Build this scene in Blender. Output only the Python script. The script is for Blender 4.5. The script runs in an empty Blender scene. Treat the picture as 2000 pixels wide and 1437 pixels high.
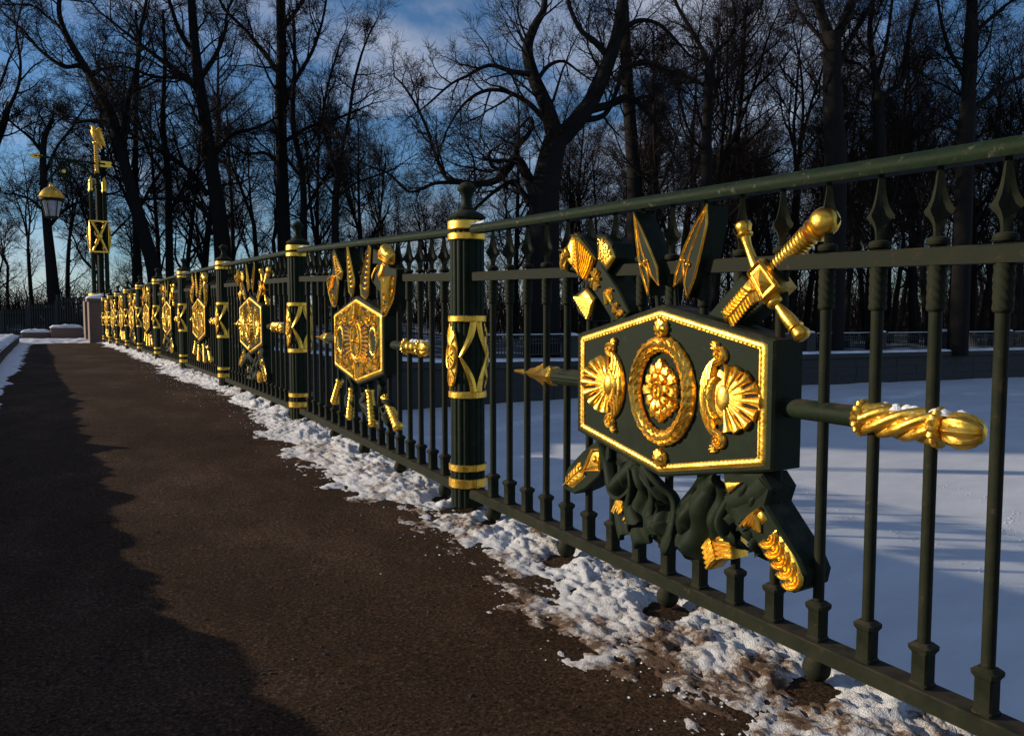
import bpy, bmesh, math, random
import numpy as np
from mathutils import Vector, Matrix

sc = bpy.context.scene
col = sc.collection
R = math.radians

# ------------------------------------------------------------------ camera
# fence line = the plane X = 0, running along +Y; the path is on the -X side
FPX, PXW, PXH = 1500.0, 2000.0, 1437.0
PITCH = math.atan(98.5 / FPX)
YAW = math.atan(925 / FPX * math.cos(PITCH))
CAM = Vector((-1.52, 0.0, 0.76))
cam_d = bpy.data.cameras.new('camera'); cam_o = bpy.data.objects.new('camera', cam_d); col.objects.link(cam_o)
cam_d.sensor_width = 36.0; cam_d.lens = 36.0 * FPX / PXW
cam_d.clip_start = 0.05; cam_d.clip_end = 3000
cam_o.location = CAM
cam_o.rotation_euler = (math.pi / 2 - PITCH, 0, -YAW)
sc.camera = cam_o

# ------------------------------------------------------------------ light
SUN_AZ = R(-52)          # from +Y towards -X
SUN_EL = R(14.5)
SUN_DIR = Vector((math.sin(SUN_AZ) * math.cos(SUN_EL), math.cos(SUN_AZ) * math.cos(SUN_EL), math.sin(SUN_EL)))
world = bpy.data.worlds.new('World'); sc.world = world; world.use_nodes = True
wn = world.node_tree.nodes; wl = world.node_tree.links
bg = wn['Background']
sky = wn.new('ShaderNodeTexSky'); sky.sky_type = 'NISHITA'; sky.sun_disc = False
sky.sun_elevation = SUN_EL; sky.sun_rotation = SUN_AZ
sky.air_density = 1.0; sky.dust_density = 0.1; sky.ozone_density = 5.2
tc = wn.new('ShaderNodeTexCoord'); mp = wn.new('ShaderNodeMapping'); mp.inputs['Scale'].default_value = (1.0, 1.0, 2.6); mp.inputs['Location'].default_value = (4.2, 8.8, 0)
nz = wn.new('ShaderNodeTexNoise'); nz.inputs['Scale'].default_value = 2.6; nz.inputs['Detail'].default_value = 7; nz.inputs['Roughness'].default_value = 0.58
nz.inputs['Distortion'].default_value = 0.35
cr = wn.new('ShaderNodeValToRGB'); cr.color_ramp.elements[0].position = 0.46; cr.color_ramp.elements[1].position = 0.74
cr.color_ramp.elements[0].color = (0, 0, 0, 1); cr.color_ramp.elements[1].color = (0.75, 0.75, 0.75, 1)
mx = wn.new('ShaderNodeMixRGB'); mx.inputs[2].default_value = (6.2, 6.2, 6.8, 1)
wl.new(tc.outputs['Generated'], mp.inputs['Vector']); wl.new(mp.outputs['Vector'], nz.inputs['Vector'])
wl.new(nz.outputs['Fac'], cr.inputs['Fac']); wl.new(cr.outputs['Color'], mx.inputs[0])
wl.new(sky.outputs['Color'], mx.inputs[1]); wl.new(mx.outputs['Color'], bg.inputs['Color'])
bg.inputs['Strength'].default_value = 0.112

sun_d = bpy.data.lights.new('sun', 'SUN'); sun_d.energy = 5.0; sun_d.angle = R(0.55); sun_d.color = (1.0, 0.86, 0.66)
sun_o = bpy.data.objects.new('sun', sun_d); col.objects.link(sun_o)
sun_o.rotation_euler = (-SUN_DIR).to_track_quat('-Z', 'Y').to_euler(); sun_o.location = SUN_DIR * 60
sc.view_settings.view_transform = 'Standard'; sc.view_settings.look = 'None'
sc.view_settings.exposure = 0.0; sc.view_settings.gamma = 1.0; sc.view_settings.use_curve_mapping = False

# ------------------------------------------------------------------ materials
def nodes(name):
    m = bpy.data.materials.new(name); m.use_nodes = True
    return m, m.node_tree.nodes, m.node_tree.links, m.node_tree.nodes['Principled BSDF']
def ramp_node(n, stops):
    r = n.new('ShaderNodeValToRGB'); e = r.color_ramp.elements
    while len(e) < len(stops): e.new(0.5)
    for i, (p, c) in enumerate(stops):
        e[i].position = p; e[i].color = (c[0], c[1], c[2], 1)
    return r
def mat(name, stops, scale=8, detail=6, rough=(0.5, 0.6), metal=0.0, bump=0.2, bscale=40, bdist=0.002, stretch=None, spec=0.5, coord='Object'):
    m, n, l, b = nodes(name)
    t = n.new('ShaderNodeTexCoord'); mpg = n.new('ShaderNodeMapping')
    if stretch: mpg.inputs['Scale'].default_value = stretch
    l.new(t.outputs[coord], mpg.inputs['Vector'])
    a = n.new('ShaderNodeTexNoise'); a.inputs['Scale'].default_value = scale; a.inputs['Detail'].default_value = detail; a.inputs['Roughness'].default_value = 0.6
    l.new(mpg.outputs['Vector'], a.inputs['Vector'])
    r = ramp_node(n, stops); l.new(a.outputs['Fac'], r.inputs['Fac']); l.new(r.outputs['Color'], b.inputs['Base Color'])
    mr = n.new('ShaderNodeMapRange'); mr.inputs['From Min'].default_value = .3; mr.inputs['From Max'].default_value = .7
    mr.inputs['To Min'].default_value = rough[0]; mr.inputs['To Max'].default_value = rough[1]
    l.new(a.outputs['Fac'], mr.inputs['Value']); l.new(mr.outputs['Result'], b.inputs['Roughness'])
    b.inputs['Metallic'].default_value = metal
    b.inputs['Specular IOR Level'].default_value = spec
    if bump:
        c = n.new('ShaderNodeTexNoise'); c.inputs['Scale'].default_value = bscale; c.inputs['Detail'].default_value = 5
        l.new(mpg.outputs['Vector'], c.inputs['Vector'])
        bp = n.new('ShaderNodeBump'); bp.inputs['Strength'].default_value = bump; bp.inputs['Distance'].default_value = bdist
        l.new(c.outputs['Fac'], bp.inputs['Height']); l.new(bp.outputs['Normal'], b.inputs['Normal'])
    return m
M = {}
M['green'] = mat('green_paint', [(.25, (.0060, .0098, .0050)), (.5, (.0108, .0178, .0088)), (.68, (.017, .0245, .0125)), (.76, (.034, .030, .021)), (.9, (.05, .048, .040))], 14, 8, (.55, .72), 0, .35, 90, .0015, None, .10)
M['iron'] = mat('weathered_iron_paint', [(.25, (.0095, .0110, .0065)), (.5, (.0165, .0190, .0110)), (.68, (.024, .0245, .0145)), (.8, (.045, .038, .026))], 16, 8, (.6, .78), 0, .4, 90, .0015, None, .08)
M['rail'] = mat('handrail_paint', [(.25, (.0060, .012, .0052)), (.5, (.0095, .0190, .0078)), (.68, (.015, .024, .012)), (.78, (.06, .06, .045))], 24, 9, (.55, .75), 0, .45, 110, .0015, None, .10)
M['gold'] = mat('gold_leaf', [(.2, (.78, .40, .045)), (.5, (.96, .55, .075)), (.8, (1.0, .66, .14))], 22, 6, (.29, .43), .97, .55, 90, .0024)
M['snow'] = mat('snow', [(.3, (.62, .63, .66)), (.5, (.80, .81, .83)), (.8, (.87, .88, .89))], 6, 8, (.6, .8), 0, .6, 130, .006, coord='Object')
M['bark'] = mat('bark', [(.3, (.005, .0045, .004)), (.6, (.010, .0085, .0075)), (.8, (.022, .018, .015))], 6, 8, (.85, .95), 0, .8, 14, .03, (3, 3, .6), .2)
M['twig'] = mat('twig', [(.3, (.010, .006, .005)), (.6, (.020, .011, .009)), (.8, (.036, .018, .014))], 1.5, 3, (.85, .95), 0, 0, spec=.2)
M['granite'] = mat('granite', [(.25, (.07, .045, .034)), (.5, (.14, .09, .068)), (.75, (.22, .145, .115))], 30, 8, (.6, .8), 0, .4, 120, .003)
M['dark_granite'] = mat('dark_granite', [(.25, (.014, .0125, .0125)), (.5, (.028, .025, .024)), (.75, (.055, .048, .045))], 6, 8, (.7, .85), 0, .4, 30, .01)
M['black'] = mat('black_paint', [(.3, (.006, .007, .007)), (.7, (.014, .016, .015))], 12, 5, (.45, .6), 0, .2, 60, .002)
M['glass'] = mat('lantern_glass', [(.3, (.26, .26, .30)), (.7, (.38, .38, .42))], 6, 3, (.25, .35), 0, 0)
M['litter'] = mat('garden_ground', [(.40, (.022, .018, .014)), (.52, (.05, .04, .032)), (.56, (.5, .51, .54)), (.8, (.75, .76, .79))], .35, 9, (.8, .9), 0, .5, 4, .05)
M['facade'] = mat('dusky_plaster', [(.3, (.02, .019, .022)), (.7, (.034, .031, .034))], 2, 4, (.8, .9), 0, 0)
M['pane'] = mat('dark_pane', [(.3, (.01, .012, .015)), (.7, (.02, .022, .027))], 2, 2, (.15, .25), 0, 0)

def weather(m, dust=(.055, .044, .031), amt=.85, spots=None):
    # dust settled on upward faces, and worn or tarnished spots
    n = m.node_tree.nodes; l = m.node_tree.links; b = n['Principled BSDF']
    src = b.inputs['Base Color'].links[0].from_socket
    if dust:
        g = n.new('ShaderNodeNewGeometry'); sx = n.new('ShaderNodeSeparateXYZ'); l.new(g.outputs['Normal'], sx.inputs[0])
        a = n.new('ShaderNodeTexNoise'); a.inputs['Scale'].default_value = 26; a.inputs['Detail'].default_value = 8; l.new(g.outputs['Position'], a.inputs['Vector'])
        k = n.new('ShaderNodeMath'); k.operation = 'MULTIPLY'; l.new(sx.outputs['Z'], k.inputs[0]); l.new(a.outputs['Fac'], k.inputs[1])
        mr = n.new('ShaderNodeMapRange'); mr.inputs['From Min'].default_value = .26; mr.inputs['From Max'].default_value = .55; mr.inputs['To Max'].default_value = amt; l.new(k.outputs['Value'], mr.inputs['Value'])
        mxn = n.new('ShaderNodeMixRGB'); mxn.inputs[2].default_value = (*dust, 1); l.new(mr.outputs['Result'], mxn.inputs[0]); l.new(src, mxn.inputs[1]); src = mxn.outputs['Color']
    if spots:
        sc_, lo, hi, colr = spots
        g = n.new('ShaderNodeNewGeometry'); a = n.new('ShaderNodeTexNoise'); a.inputs['Scale'].default_value = sc_; a.inputs['Detail'].default_value = 9; a.inputs['Roughness'].default_value = .7; l.new(g.outputs['Position'], a.inputs['Vector'])
        mr = n.new('ShaderNodeMapRange'); mr.inputs['From Min'].default_value = lo; mr.inputs['From Max'].default_value = hi; mr.inputs['To Max'].default_value = .9; l.new(a.outputs['Fac'], mr.inputs['Value'])
        mxn = n.new('ShaderNodeMixRGB'); mxn.inputs[2].default_value = (*colr, 1); l.new(mr.outputs['Result'], mxn.inputs[0]); l.new(src, mxn.inputs[1]); src = mxn.outputs['Color']
    l.new(src, b.inputs['Base Color'])
weather(M['green'], spots=(38, .60, .68, (.042, .032, .022)))
weather(M['iron'], spots=(42, .60, .68, (.055, .036, .022)))
weather(M['rail'], dust=None, spots=(45, .60, .66, (.075, .072, .055)))
weather(M['gold'], dust=(.30, .20, .085), amt=.55, spots=(30, .58, .72, (.36, .19, .035)))
# the tarred, sand-strewn footway
m, n, l, b = nodes('footway_asphalt'); M['path'] = m
t = n.new('ShaderNodeTexCoord')
def noise(scale, detail=6, rough=.6, vec=None, stretch=None, dist=0):
    a = n.new('ShaderNodeTexNoise'); a.inputs['Scale'].default_value = scale; a.inputs['Detail'].default_value = detail; a.inputs['Roughness'].default_value = rough
    a.inputs['Distortion'].default_value = dist
    if stretch:
        q = n.new('ShaderNodeMapping'); q.inputs['Scale'].default_value = stretch; l.new(t.outputs['Object'], q.inputs['Vector']); l.new(q.outputs['Vector'], a.inputs['Vector'])
    else: l.new(t.outputs['Object'], a.inputs['Vector'])
    return a
n1 = noise(1.7, 9, .68, stretch=(1.0, .55, 1)); n2 = noise(110, 6, .8); n3 = noise(9, 9, .68)
r1 = ramp_node(n, [(.28, (.032, .0200, .0125)), (.5, (.056, .0355, .0225)), (.70, (.100, .065, .043))])
r2 = ramp_node(n, [(.38, (.20, .20, .20)), (.48, (.85, .85, .85)), (.55, (1.25, 1.2, 1.15)), (.60, (1.9, 1.8, 1.7)), (.66, (4.2, 4.0, 3.8))])
l.new(n1.outputs['Fac'], r1.inputs['Fac']); l.new(n2.outputs['Fac'], r2.inputs['Fac'])
mu = n.new('ShaderNodeMixRGB'); mu.blend_type = 'MULTIPLY'; mu.inputs[0].default_value = 1
l.new(r1.outputs['Color'], mu.inputs[1]); l.new(r2.outputs['Color'], mu.inputs[2])
r3 = ramp_node(n, [(.60, (0, 0, 0)), (.74, (.55, .55, .55))]); l.new(n3.outputs['Fac'], r3.inputs['Fac'])
mu2 = n.new('ShaderNodeMixRGB'); mu2.inputs[2].default_value = (.10, .050, .021, 1)
l.new(r3.outputs['Color'], mu2.inputs[0]); l.new(mu.outputs['Color'], mu2.inputs[1]); l.new(mu2.outputs['Color'], b.inputs['Base Color'])
b.inputs['Roughness'].default_value = .9; b.inputs['Specular IOR Level'].default_value = .04
ad = n.new('ShaderNodeMath'); ad.operation = 'ADD'; n4 = noise(70, 6, .75); l.new(n2.outputs['Fac'], ad.inputs[0]); l.new(n4.outputs['Fac'], ad.inputs[1])
bp = n.new('ShaderNodeBump'); bp.inputs['Strength'].default_value = .8; bp.inputs['Distance'].default_value = .0045
l.new(ad.outputs['Value'], bp.inputs['Height']); l.new(bp.outputs['Normal'], b.inputs['Normal'])

# trodden snow with sand in it, along the railing
m, n, l, b = nodes('sandy_snow'); M['sandsnow'] = m
t = n.new('ShaderNodeTexCoord')
n1 = noise(7, 10, .7, dist=.4); n2 = noise(60, 6, .7); n3 = noise(240, 3, .7)
ad = n.new('ShaderNodeMath'); ad.operation = 'MULTIPLY_ADD'; ad.inputs[1].default_value = .45; l.new(n2.outputs['Fac'], ad.inputs[0]); l.new(n1.outputs['Fac'], ad.inputs[2])
r1 = ramp_node(n, [(.42, (.085, .042, .017)), (.53, (.16, .088, .042)), (.595, (.50, .44, .39)), (.68, (.82, .82, .83)), (.95, (.88, .885, .90))])
at = n.new('ShaderNodeAttribute'); at.attribute_name = 'cover'
ad2 = n.new('ShaderNodeMath'); ad2.operation = 'ADD'; l.new(ad.outputs['Value'], ad2.inputs[0]); l.new(at.outputs['Fac'], ad2.inputs[1])
l.new(ad2.outputs['Value'], r1.inputs['Fac']); l.new(r1.outputs['Color'], b.inputs['Base Color'])
b.inputs['Roughness'].default_value = .7
bp = n.new('ShaderNodeBump'); bp.inputs['Strength'].default_value = .9; bp.inputs['Distance'].default_value = .007
ad = n.new('ShaderNodeMath'); ad.operation = 'ADD'; l.new(n2.outputs['Fac'], ad.inputs[0]); l.new(n3.outputs['Fac'], ad.inputs[1])
l.new(ad.outputs['Value'], bp.inputs['Height']); l.new(bp.outputs['Normal'], b.inputs['Normal'])

# wind-smoothed snow on the river ice
m, n, l, b = nodes('river_snow'); M['ice'] = m
t = n.new('ShaderNodeTexCoord')
n1 = noise(.5, 6, .6, stretch=(1, 2.2, 1)); n2 = noise(14, 6, .65)
r1 = ramp_node(n, [(.3, (.55, .57, .61)), (.6, (.66, .68, .71)), (.8, (.72, .735, .76))]); l.new(n1.outputs['Fac'], r1.inputs['Fac']); l.new(r1.outputs['Color'], b.inputs['Base Color'])
b.inputs['Roughness'].default_value = .65
bp = n.new('ShaderNodeBump'); bp.inputs['Strength'].default_value = .5; bp.inputs['Distance'].default_value = .03
ad = n.new('ShaderNodeMath'); ad.operation = 'MULTIPLY_ADD'; ad.inputs[1].default_value = .3; l.new(n2.outputs['Fac'], ad.inputs[0]); l.new(n1.outputs['Fac'], ad.inputs[2])
l.new(ad.outputs['Value'], bp.inputs['Height']); l.new(bp.outputs['Normal'], b.inputs['Normal'])

# ------------------------------------------------------------------ helpers
def tag(o, label=None, cat=None, group=None, kind=None):
    if label: o['label'] = label
    if cat: o['category'] = cat
    if group: o['group'] = group
    if kind: o['kind'] = kind
    return o
def empty(name, loc=(0, 0, 0), rz=0):
    o = bpy.data.objects.new(name, None); col.objects.link(o); o.location = loc; o.rotation_euler = (0, 0, rz); o.empty_display_size = .1
    return o
def link_obj(name, me, parent=None, loc=(0, 0, 0), rz=0):
    o = bpy.data.objects.new(name, me); col.objects.link(o); o.location = loc; o.rotation_euler = (0, 0, rz)
    if parent is not None: o.parent = parent
    return o
def copy_tree(o, parent=None):
    c = o.copy(); col.objects.link(c); c.parent = parent
    for ch in list(o.children): copy_tree(ch, c)
    return c
def flat(u, v, d): return (-d, -u, v)            # ornament sheet: u to the right, v up, d out towards the path
def cyl_map(Rr, phi0=0.0):
    def f(u, v, d):
        ph = u / Rr; r = Rr + d
        # phi 0 faces -X, growing towards -Y
        a = ph + phi0
        return (-r * math.cos(a), -r * math.sin(a), v)
    return f
class MB:
    def __init__(s): s.v = []; s.f = []
    def add(s, vs, fs):
        o = len(s.v); s.v.extend(vs); s.f.extend([tuple(i + o for i in f) for f in fs])
    def box(s, a, b_):
        x0, y0, z0 = a; x1, y1, z1 = b_
        s.add([(x0, y0, z0), (x1, y0, z0), (x1, y1, z0), (x0, y1, z0), (x0, y0, z1), (x1, y0, z1), (x1, y1, z1), (x0, y1, z1)],
              [(0, 3, 2, 1), (4, 5, 6, 7), (0, 1, 5, 4), (1, 2, 6, 5), (2, 3, 7, 6), (3, 0, 4, 7)])
    def loft(s, rings, caps=True, closed=True):
        n = len(rings[0]); vs = [p for r in rings for p in r]; fs = []
        for i in range(len(rings) - 1):
            for j in range(n if closed else n - 1):
                k = (j + 1) % n
                fs.append((i * n + j, i * n + k, (i + 1) * n + k, (i + 1) * n + j))
        if caps:
            fs.append(tuple(range(n - 1, -1, -1))); fs.append(tuple(range((len(rings) - 1) * n, len(rings) * n)))
        s.add(vs, fs)
    def lathe(s, o, axis, prof, n=16, ribs=0, amp=0, twist=0, caps=True, sq=None, rib_from=None):
        o = Vector(o); ax = Vector(axis).normalized()
        ref = Vector((0, 0, 1)) if abs(ax.z) < .9 else Vector((1, 0, 0))
        e1 = ax.cross(ref).normalized(); e2 = ax.cross(e1)
        rings = []
        for q in prof:
            tt, r = q[0], q[1]; rb = q[2] if len(q) > 2 else 1
            ring = []
            for j in range(n):
                ph = 2 * math.pi * j / n
                rr = r
                if ribs < 0: rr = r * (1 - amp + amp * 2 * rb * abs(math.cos(-ribs / 2 * ph + twist * tt)) ** .6)
                elif ribs: rr = r * (1 + rb * amp * math.cos(ribs * ph + twist * tt))
                ring.append(tuple(o + ax * tt + (e1 * math.cos(ph) + e2 * math.sin(ph)) * rr))
            rings.append(ring)
        s.loft(rings, caps)
    def tube(s, pts, rads, n=8, caps=True):
        pts = [Vector(p) for p in pts]; rings = []
        if not hasattr(rads, '__len__'): rads = [rads] * len(pts)
        e1 = None
        for i, p in enumerate(pts):
            d = (pts[min(i + 1, len(pts) - 1)] - pts[max(i - 1, 0)]).normalized()
            if e1 is None:
                ref = Vector((0, 0, 1)) if abs(d.z) < .9 else Vector((1, 0, 0))
                e1 = d.cross(ref).normalized()
            else:
                e1 = (e1 - d * e1.dot(d)).normalized()
            e2 = d.cross(e1)
            rings.append([tuple(p + (e1 * math.cos(2 * math.pi * j / n) + e2 * math.sin(2 * math.pi * j / n)) * rads[i]) for j in range(n)])
        s.loft(rings, caps)
    def prism(s, poly, d0, d1, bev=.004, fm=flat):
        n = len(poly); cu = sum(p[0] for p in poly) / n; cv = sum(p[1] for p in poly) / n
        def ins(e):
            out = []
            for i in range(n):
                a, b_, c = poly[i - 1], poly[i], poly[(i + 1) % n]
                e0 = Vector((b_[0] - a[0], b_[1] - a[1])); e1 = Vector((c[0] - b_[0], c[1] - b_[1]))
                if e0.length < 1e-6 or e1.length < 1e-6: out.append(b_); continue
                e0.normalize(); e1.normalize()
                nn = Vector((-e0.y - e1.y, e0.x + e1.x))
                if nn.length < 1e-6: out.append(b_); continue
                nn.normalize(); k = e / max(.35, nn.dot(Vector((-e0.y, e0.x))))
                out.append((b_[0] + nn.x * k * sgn, b_[1] + nn.y * k * sgn))
            return out
        area = sum(poly[i - 1][0] * poly[i][1] - poly[i][0] * poly[i - 1][1] for i in range(n)); sgn = 1 if area > 0 else -1
        rings = [[fm(u, v, d0) for u, v in poly], [fm(u, v, d1 - bev) for u, v in poly], [fm(u, v, d1) for u, v in ins(bev)]]
        s.loft(rings, True)
        return ins
    def ridge(s, path, w, h, d=.05, n=4, closed=False, fm=flat, tex=None):
        P_ = [Vector((p[0], p[1])) for p in path]; N = len(P_); rings = []
        for i in range(N):
            if closed: tn = P_[(i + 1) % N] - P_[i - 1]
            else: tn = P_[min(i + 1, N - 1)] - P_[max(i - 1, 0)]
            if tn.length < 1e-9: tn = Vector((1, 0))
            tn.normalize(); nn = Vector((-tn.y, tn.x)); tt = i / max(1, N - 1)
            ww = w(tt) if callable(w) else w; hh = h(tt) if callable(h) else h
            if tex: hh *= tex(i)
            ring = []
            for j in range(n + 1):
                a = math.pi * j / n; q = P_[i] + nn * (ww * math.cos(a))
                ring.append(fm(q.x, q.y, d + hh * math.sin(a)))
            rings.append(ring)
        if closed: rings.append(rings[0])
        s.loft(rings, False, False)
        if not closed:
            for rr in (rings[0], rings[-1]): s.add(list(rr), [tuple(range(n + 1))])
    def pillow(s, poly, d, h, fm=flat, lv=((0, 0), (.10, .65), (.35, .95))):
        n = len(poly); cu = sum(p[0] for p in poly) / n; cv = sum(p[1] for p in poly) / n
        rings = []
        for k, hh in lv:
            rings.append([fm(u + (cu - u) * k, v + (cv - v) * k, d + h * hh) for u, v in poly])
        o = len(s.v); s.loft(rings, False)
        base = o + (len(rings) - 1) * n; s.v.append(fm(cu, cv, d + h)); c = len(s.v) - 1
        for i in range(n): s.f.append((base + i, base + (i + 1) % n, c))
    def dome(s, u, v, ru, rv, h, d=.05, fm=flat, n=10, rot=0, ribs=0, amp=0):
        rings = []
        for k in range(4):
            a = k / 4 * math.pi / 2; ring = []
            for j in range(n):
                ph = 2 * math.pi * j / n; q = math.cos(a) * (1 + amp * math.cos(ribs * ph))
                x, y = ru * q * math.cos(ph), rv * q * math.sin(ph)
                ring.append(fm(u + x * math.cos(rot) - y * math.sin(rot), v + x * math.sin(rot) + y * math.cos(rot), d + h * math.sin(a)))
            rings.append(ring)
        o = len(s.v); s.loft(rings, False); s.v.append(fm(u, v, d + h)); c = len(s.v) - 1
        for i in range(n): s.f.append((o + 3 * n + i, o + 3 * n + (i + 1) % n, c))
    def mesh(s, name, mt, smooth=40):
        me = bpy.data.meshes.new(name); me.from_pydata(s.v, [], s.f)
        bm = bmesh.new(); bm.from_mesh(me); bmesh.ops.remove_doubles(bm, verts=bm.verts, dist=1e-5)
        bmesh.ops.recalc_face_normals(bm, faces=bm.faces); bm.to_mesh(me); bm.free()
        me.materials.append(M[mt] if isinstance(mt, str) else mt)
        if smooth:
            me.shade_smooth(); me.set_sharp_from_angle(angle=R(smooth))
        return me
    def build(s, name, mt, parent=None, loc=(0, 0, 0), smooth=40, rz=0):
        return link_obj(name, s.mesh(name, mt, smooth), parent, loc, rz)
def spiral(cx, cy, r0, r1, a0, turns, n=26, sy=1.0):
    return [(cx + (r0 + (r1 - r0) * i / n) * math.cos(a0 + turns * 2 * math.pi * i / n), cy + sy * (r0 + (r1 - r0) * i / n) * math.sin(a0 + turns * 2 * math.pi * i / n)) for i in range(n + 1)]
def smooth_path(pts, k=4):
    if len(pts) < 3: return pts
    out = []
    P_ = [pts[0]] + list(pts) + [pts[-1]]
    for i in range(1, len(P_) - 2):
        p0, p1, p2, p3 = P_[i - 1], P_[i], P_[i + 1], P_[i + 2]
        for j in range(k):
            t_ = j / k
            out.append(tuple(.5 * (2 * b_ + (c - a) * t_ + (2 * a - 5 * b_ + 4 * c - d) * t_ ** 2 + (-a + 3 * b_ - 3 * c + d) * t_ ** 3) for a, b_, c, d in zip(p0, p1, p2, p3)))
    out.append(tuple(pts[-1])); return out
# numpy value noise
_rs = np.random.RandomState(5); _tab = _rs.rand(256, 256)
def vnoise(x, y):
    xi = np.floor(x).astype(int); yi = np.floor(y).astype(int); fx = x - xi; fy = y - yi
    fx = fx * fx * (3 - 2 * fx); fy = fy * fy * (3 - 2 * fy)
    g = lambda a, b_: _tab[a & 255, b_ & 255]
    return (g(xi, yi) * (1 - fx) + g(xi + 1, yi) * fx) * (1 - fy) + (g(xi, yi + 1) * (1 - fx) + g(xi + 1, yi + 1) * fx) * fy
def fbm(x, y, o=4, gain=.5):
    s_ = 0; a = 1; tt = 0
    for i in range(o):
        s_ = s_ + a * vnoise(x * 2 ** i + 17.3 * i, y * 2 ** i + 9.1 * i); tt += a; a *= gain
    return s_ / tt
def grid_obj(name, X, Y, Z, mt, smooth=True, cover=None, parent=None):
    ny, nx = X.shape
    vs = np.stack([X.ravel(), Y.ravel(), Z.ravel()], 1)
    idx = np.arange(ny * nx).reshape(ny, nx)
    fs = np.stack([idx[:-1, :-1].ravel(), idx[:-1, 1:].ravel(), idx[1:, 1:].ravel(), idx[1:, :-1].ravel()], 1)
    me = bpy.data.meshes.new(name); me.from_pydata(vs.tolist(), [], fs.tolist()); me.materials.append(M[mt])
    if smooth: me.shade_smooth()
    if cover is not None:
        at = me.attributes.new('cover', 'FLOAT', 'POINT'); at.data.foreach_set('value', cover.ravel().astype(np.float32))
    return link_obj(name, me, parent)
_fw = Vector((math.sin(YAW) * math.cos(PITCH), math.cos(YAW) * math.cos(PITCH), -math.sin(PITCH)))
_rt = Vector((math.cos(YAW), -math.sin(YAW), 0)); _up = _rt.cross(_fw)
def survey(px, py, depth):          # surveying aid: where a point sighted in the photograph stands at a given distance
    return CAM + (_fw + _rt * ((px - 1000) / FPX) - _up * ((py - 718.5) / FPX)) * depth

# ------------------------------------------------------------------ lie of the land
POSTS = [-2.025, 0.40, 2.825, 5.25, 7.7, 10.05, 12.45, 14.75, 16.95, 19.1, 21.2, 23.2]
_ys = [-4, -1.5, .4, 2.82, 5.25, 7.7, 10.05, 12.45, 14.75, 16.95, 19.1, 21.2, 23.2, 30]
_zs = [-.2, -.1, -.04, .018, .112, .155, .180, .190, .187, .178, .165, .155, .145, .12]
def zb(y): return np.interp(y, _ys, _zs)     # underside of the railing along the arched bridge
GROUND = -.068
KERB_X = -1.96

# ================================================================== THE SETTING
# bridge deck (solid haunch under footway and roadway)
ys_ = np.array([-12, -6, -3] + list(np.arange(-1.5, 24.1, .6)) + [25.4])
mb = MB(); rings = []
for y in ys_:
    z = float(zb(y)) + GROUND - .02
    rings.append([(-15, y, z), (.115, y, z), (.115, y, -3.4), (-15, y, -3.4)])
mb.loft(rings); tag(mb.build('bridge_deck', 'dark_granite', smooth=0), kind='structure')
# footway
xs_ = np.linspace(KERB_X, .11, 5)
X, Y = np.meshgrid(xs_, np.arange(-8, 26.2, .3)); Z = zb(Y) + GROUND
tag(grid_obj('footway', X, Y, Z, 'path'), kind='structure')
# roadway left of the kerb
X, Y = np.meshgrid(np.linspace(-15, -2.2, 4), np.arange(-8, 26.2, 1.)); Z = zb(Y) + GROUND + .006
tag(grid_obj('roadway', X, Y, Z, 'path'), kind='structure')

# snow trodden along the foot of the railing
yy = [-.7]
while yy[-1] < 24.2: yy.append(yy[-1] + max(.011, .0052 * max(0, yy[-1])))
yy = np.array(yy); xx = np.linspace(-.86, .118, 132)
X, Y = np.meshgrid(xx, yy); S = -X
edge = .235 + .17 * (fbm(Y * .8, Y * 0 + 3, 3) - .5) * 2 + .10 * (fbm(Y * 4, X * 3 + 8, 3) - .5) * 2
edge = edge + np.interp(Y, [-1, 1.5, 2.2, 3.0, 3.8, 5.5, 24], [.06, .04, .0, .05, .02, -.03, -.05]) + .05 * (fbm(Y * 22, X * 22, 3) - .5) * 2
p = np.clip((edge - S) / np.maximum(edge, .05), 0, 1); p = np.where(S < 0, np.clip(1 + X * -2.0, .6, 1), p)
full = np.interp(Y, [-1, 1.6, 2.4, 3.5, 6, 24], [.020, .023, .030, .042, .052, .055])
lump = fbm(X * 7, Y * 5.5, 3, .5) - .5
wx_ = X + .03 * (fbm(X * 20, Y * 20 + 40, 2) - .5); wy_ = Y + .03 * (fbm(X * 20 + 30, Y * 20, 2) - .5)
bill = np.abs(2 * fbm(wx_ * 15, wy_ * 12 + 3, 2) - 1) + .55 * np.abs(2 * fbm(wx_ * 34 + 7, wy_ * 29, 2) - 1) + .3 * np.abs(2 * fbm(wx_ * 75, wy_ * 66 + 9, 2) - 1) - .42
lump2 = fbm(X * 34 + 5, Y * 30, 3, .55) - .5
ridge_ = 1 - np.abs(fbm(X * 9 + 3 * fbm(X * 3, Y * 3, 2), Y * 7, 3) - .5) * 2
fine = fbm(X * 90 + 2, Y * 80, 2) - .5
crust = fbm(X * 48 + 9, Y * 44, 4, .6) - .5
main = full * p ** .8 + (lump * .036 + bill * .021) * np.clip(p * 1.6, 0, 1) + (crust * .016 + fine * .008) * np.clip(p * 6, 0, 1) - .005
lace = fbm(X * 16 + 1, Y * 11, 5, .68) - .5
thin = .030 * (lace + .05 - .55 * np.clip((S - edge) / np.interp(Y, [-1, 2.4, 3.6, 6, 24], [.34, .30, .26, .14, .10]), 0, 1) - .2 * (S < .02)) + .004 * fine
H = np.maximum(np.where(p <= 0, -.02, main), np.minimum(thin, .008 + .01 * fine))
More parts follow.
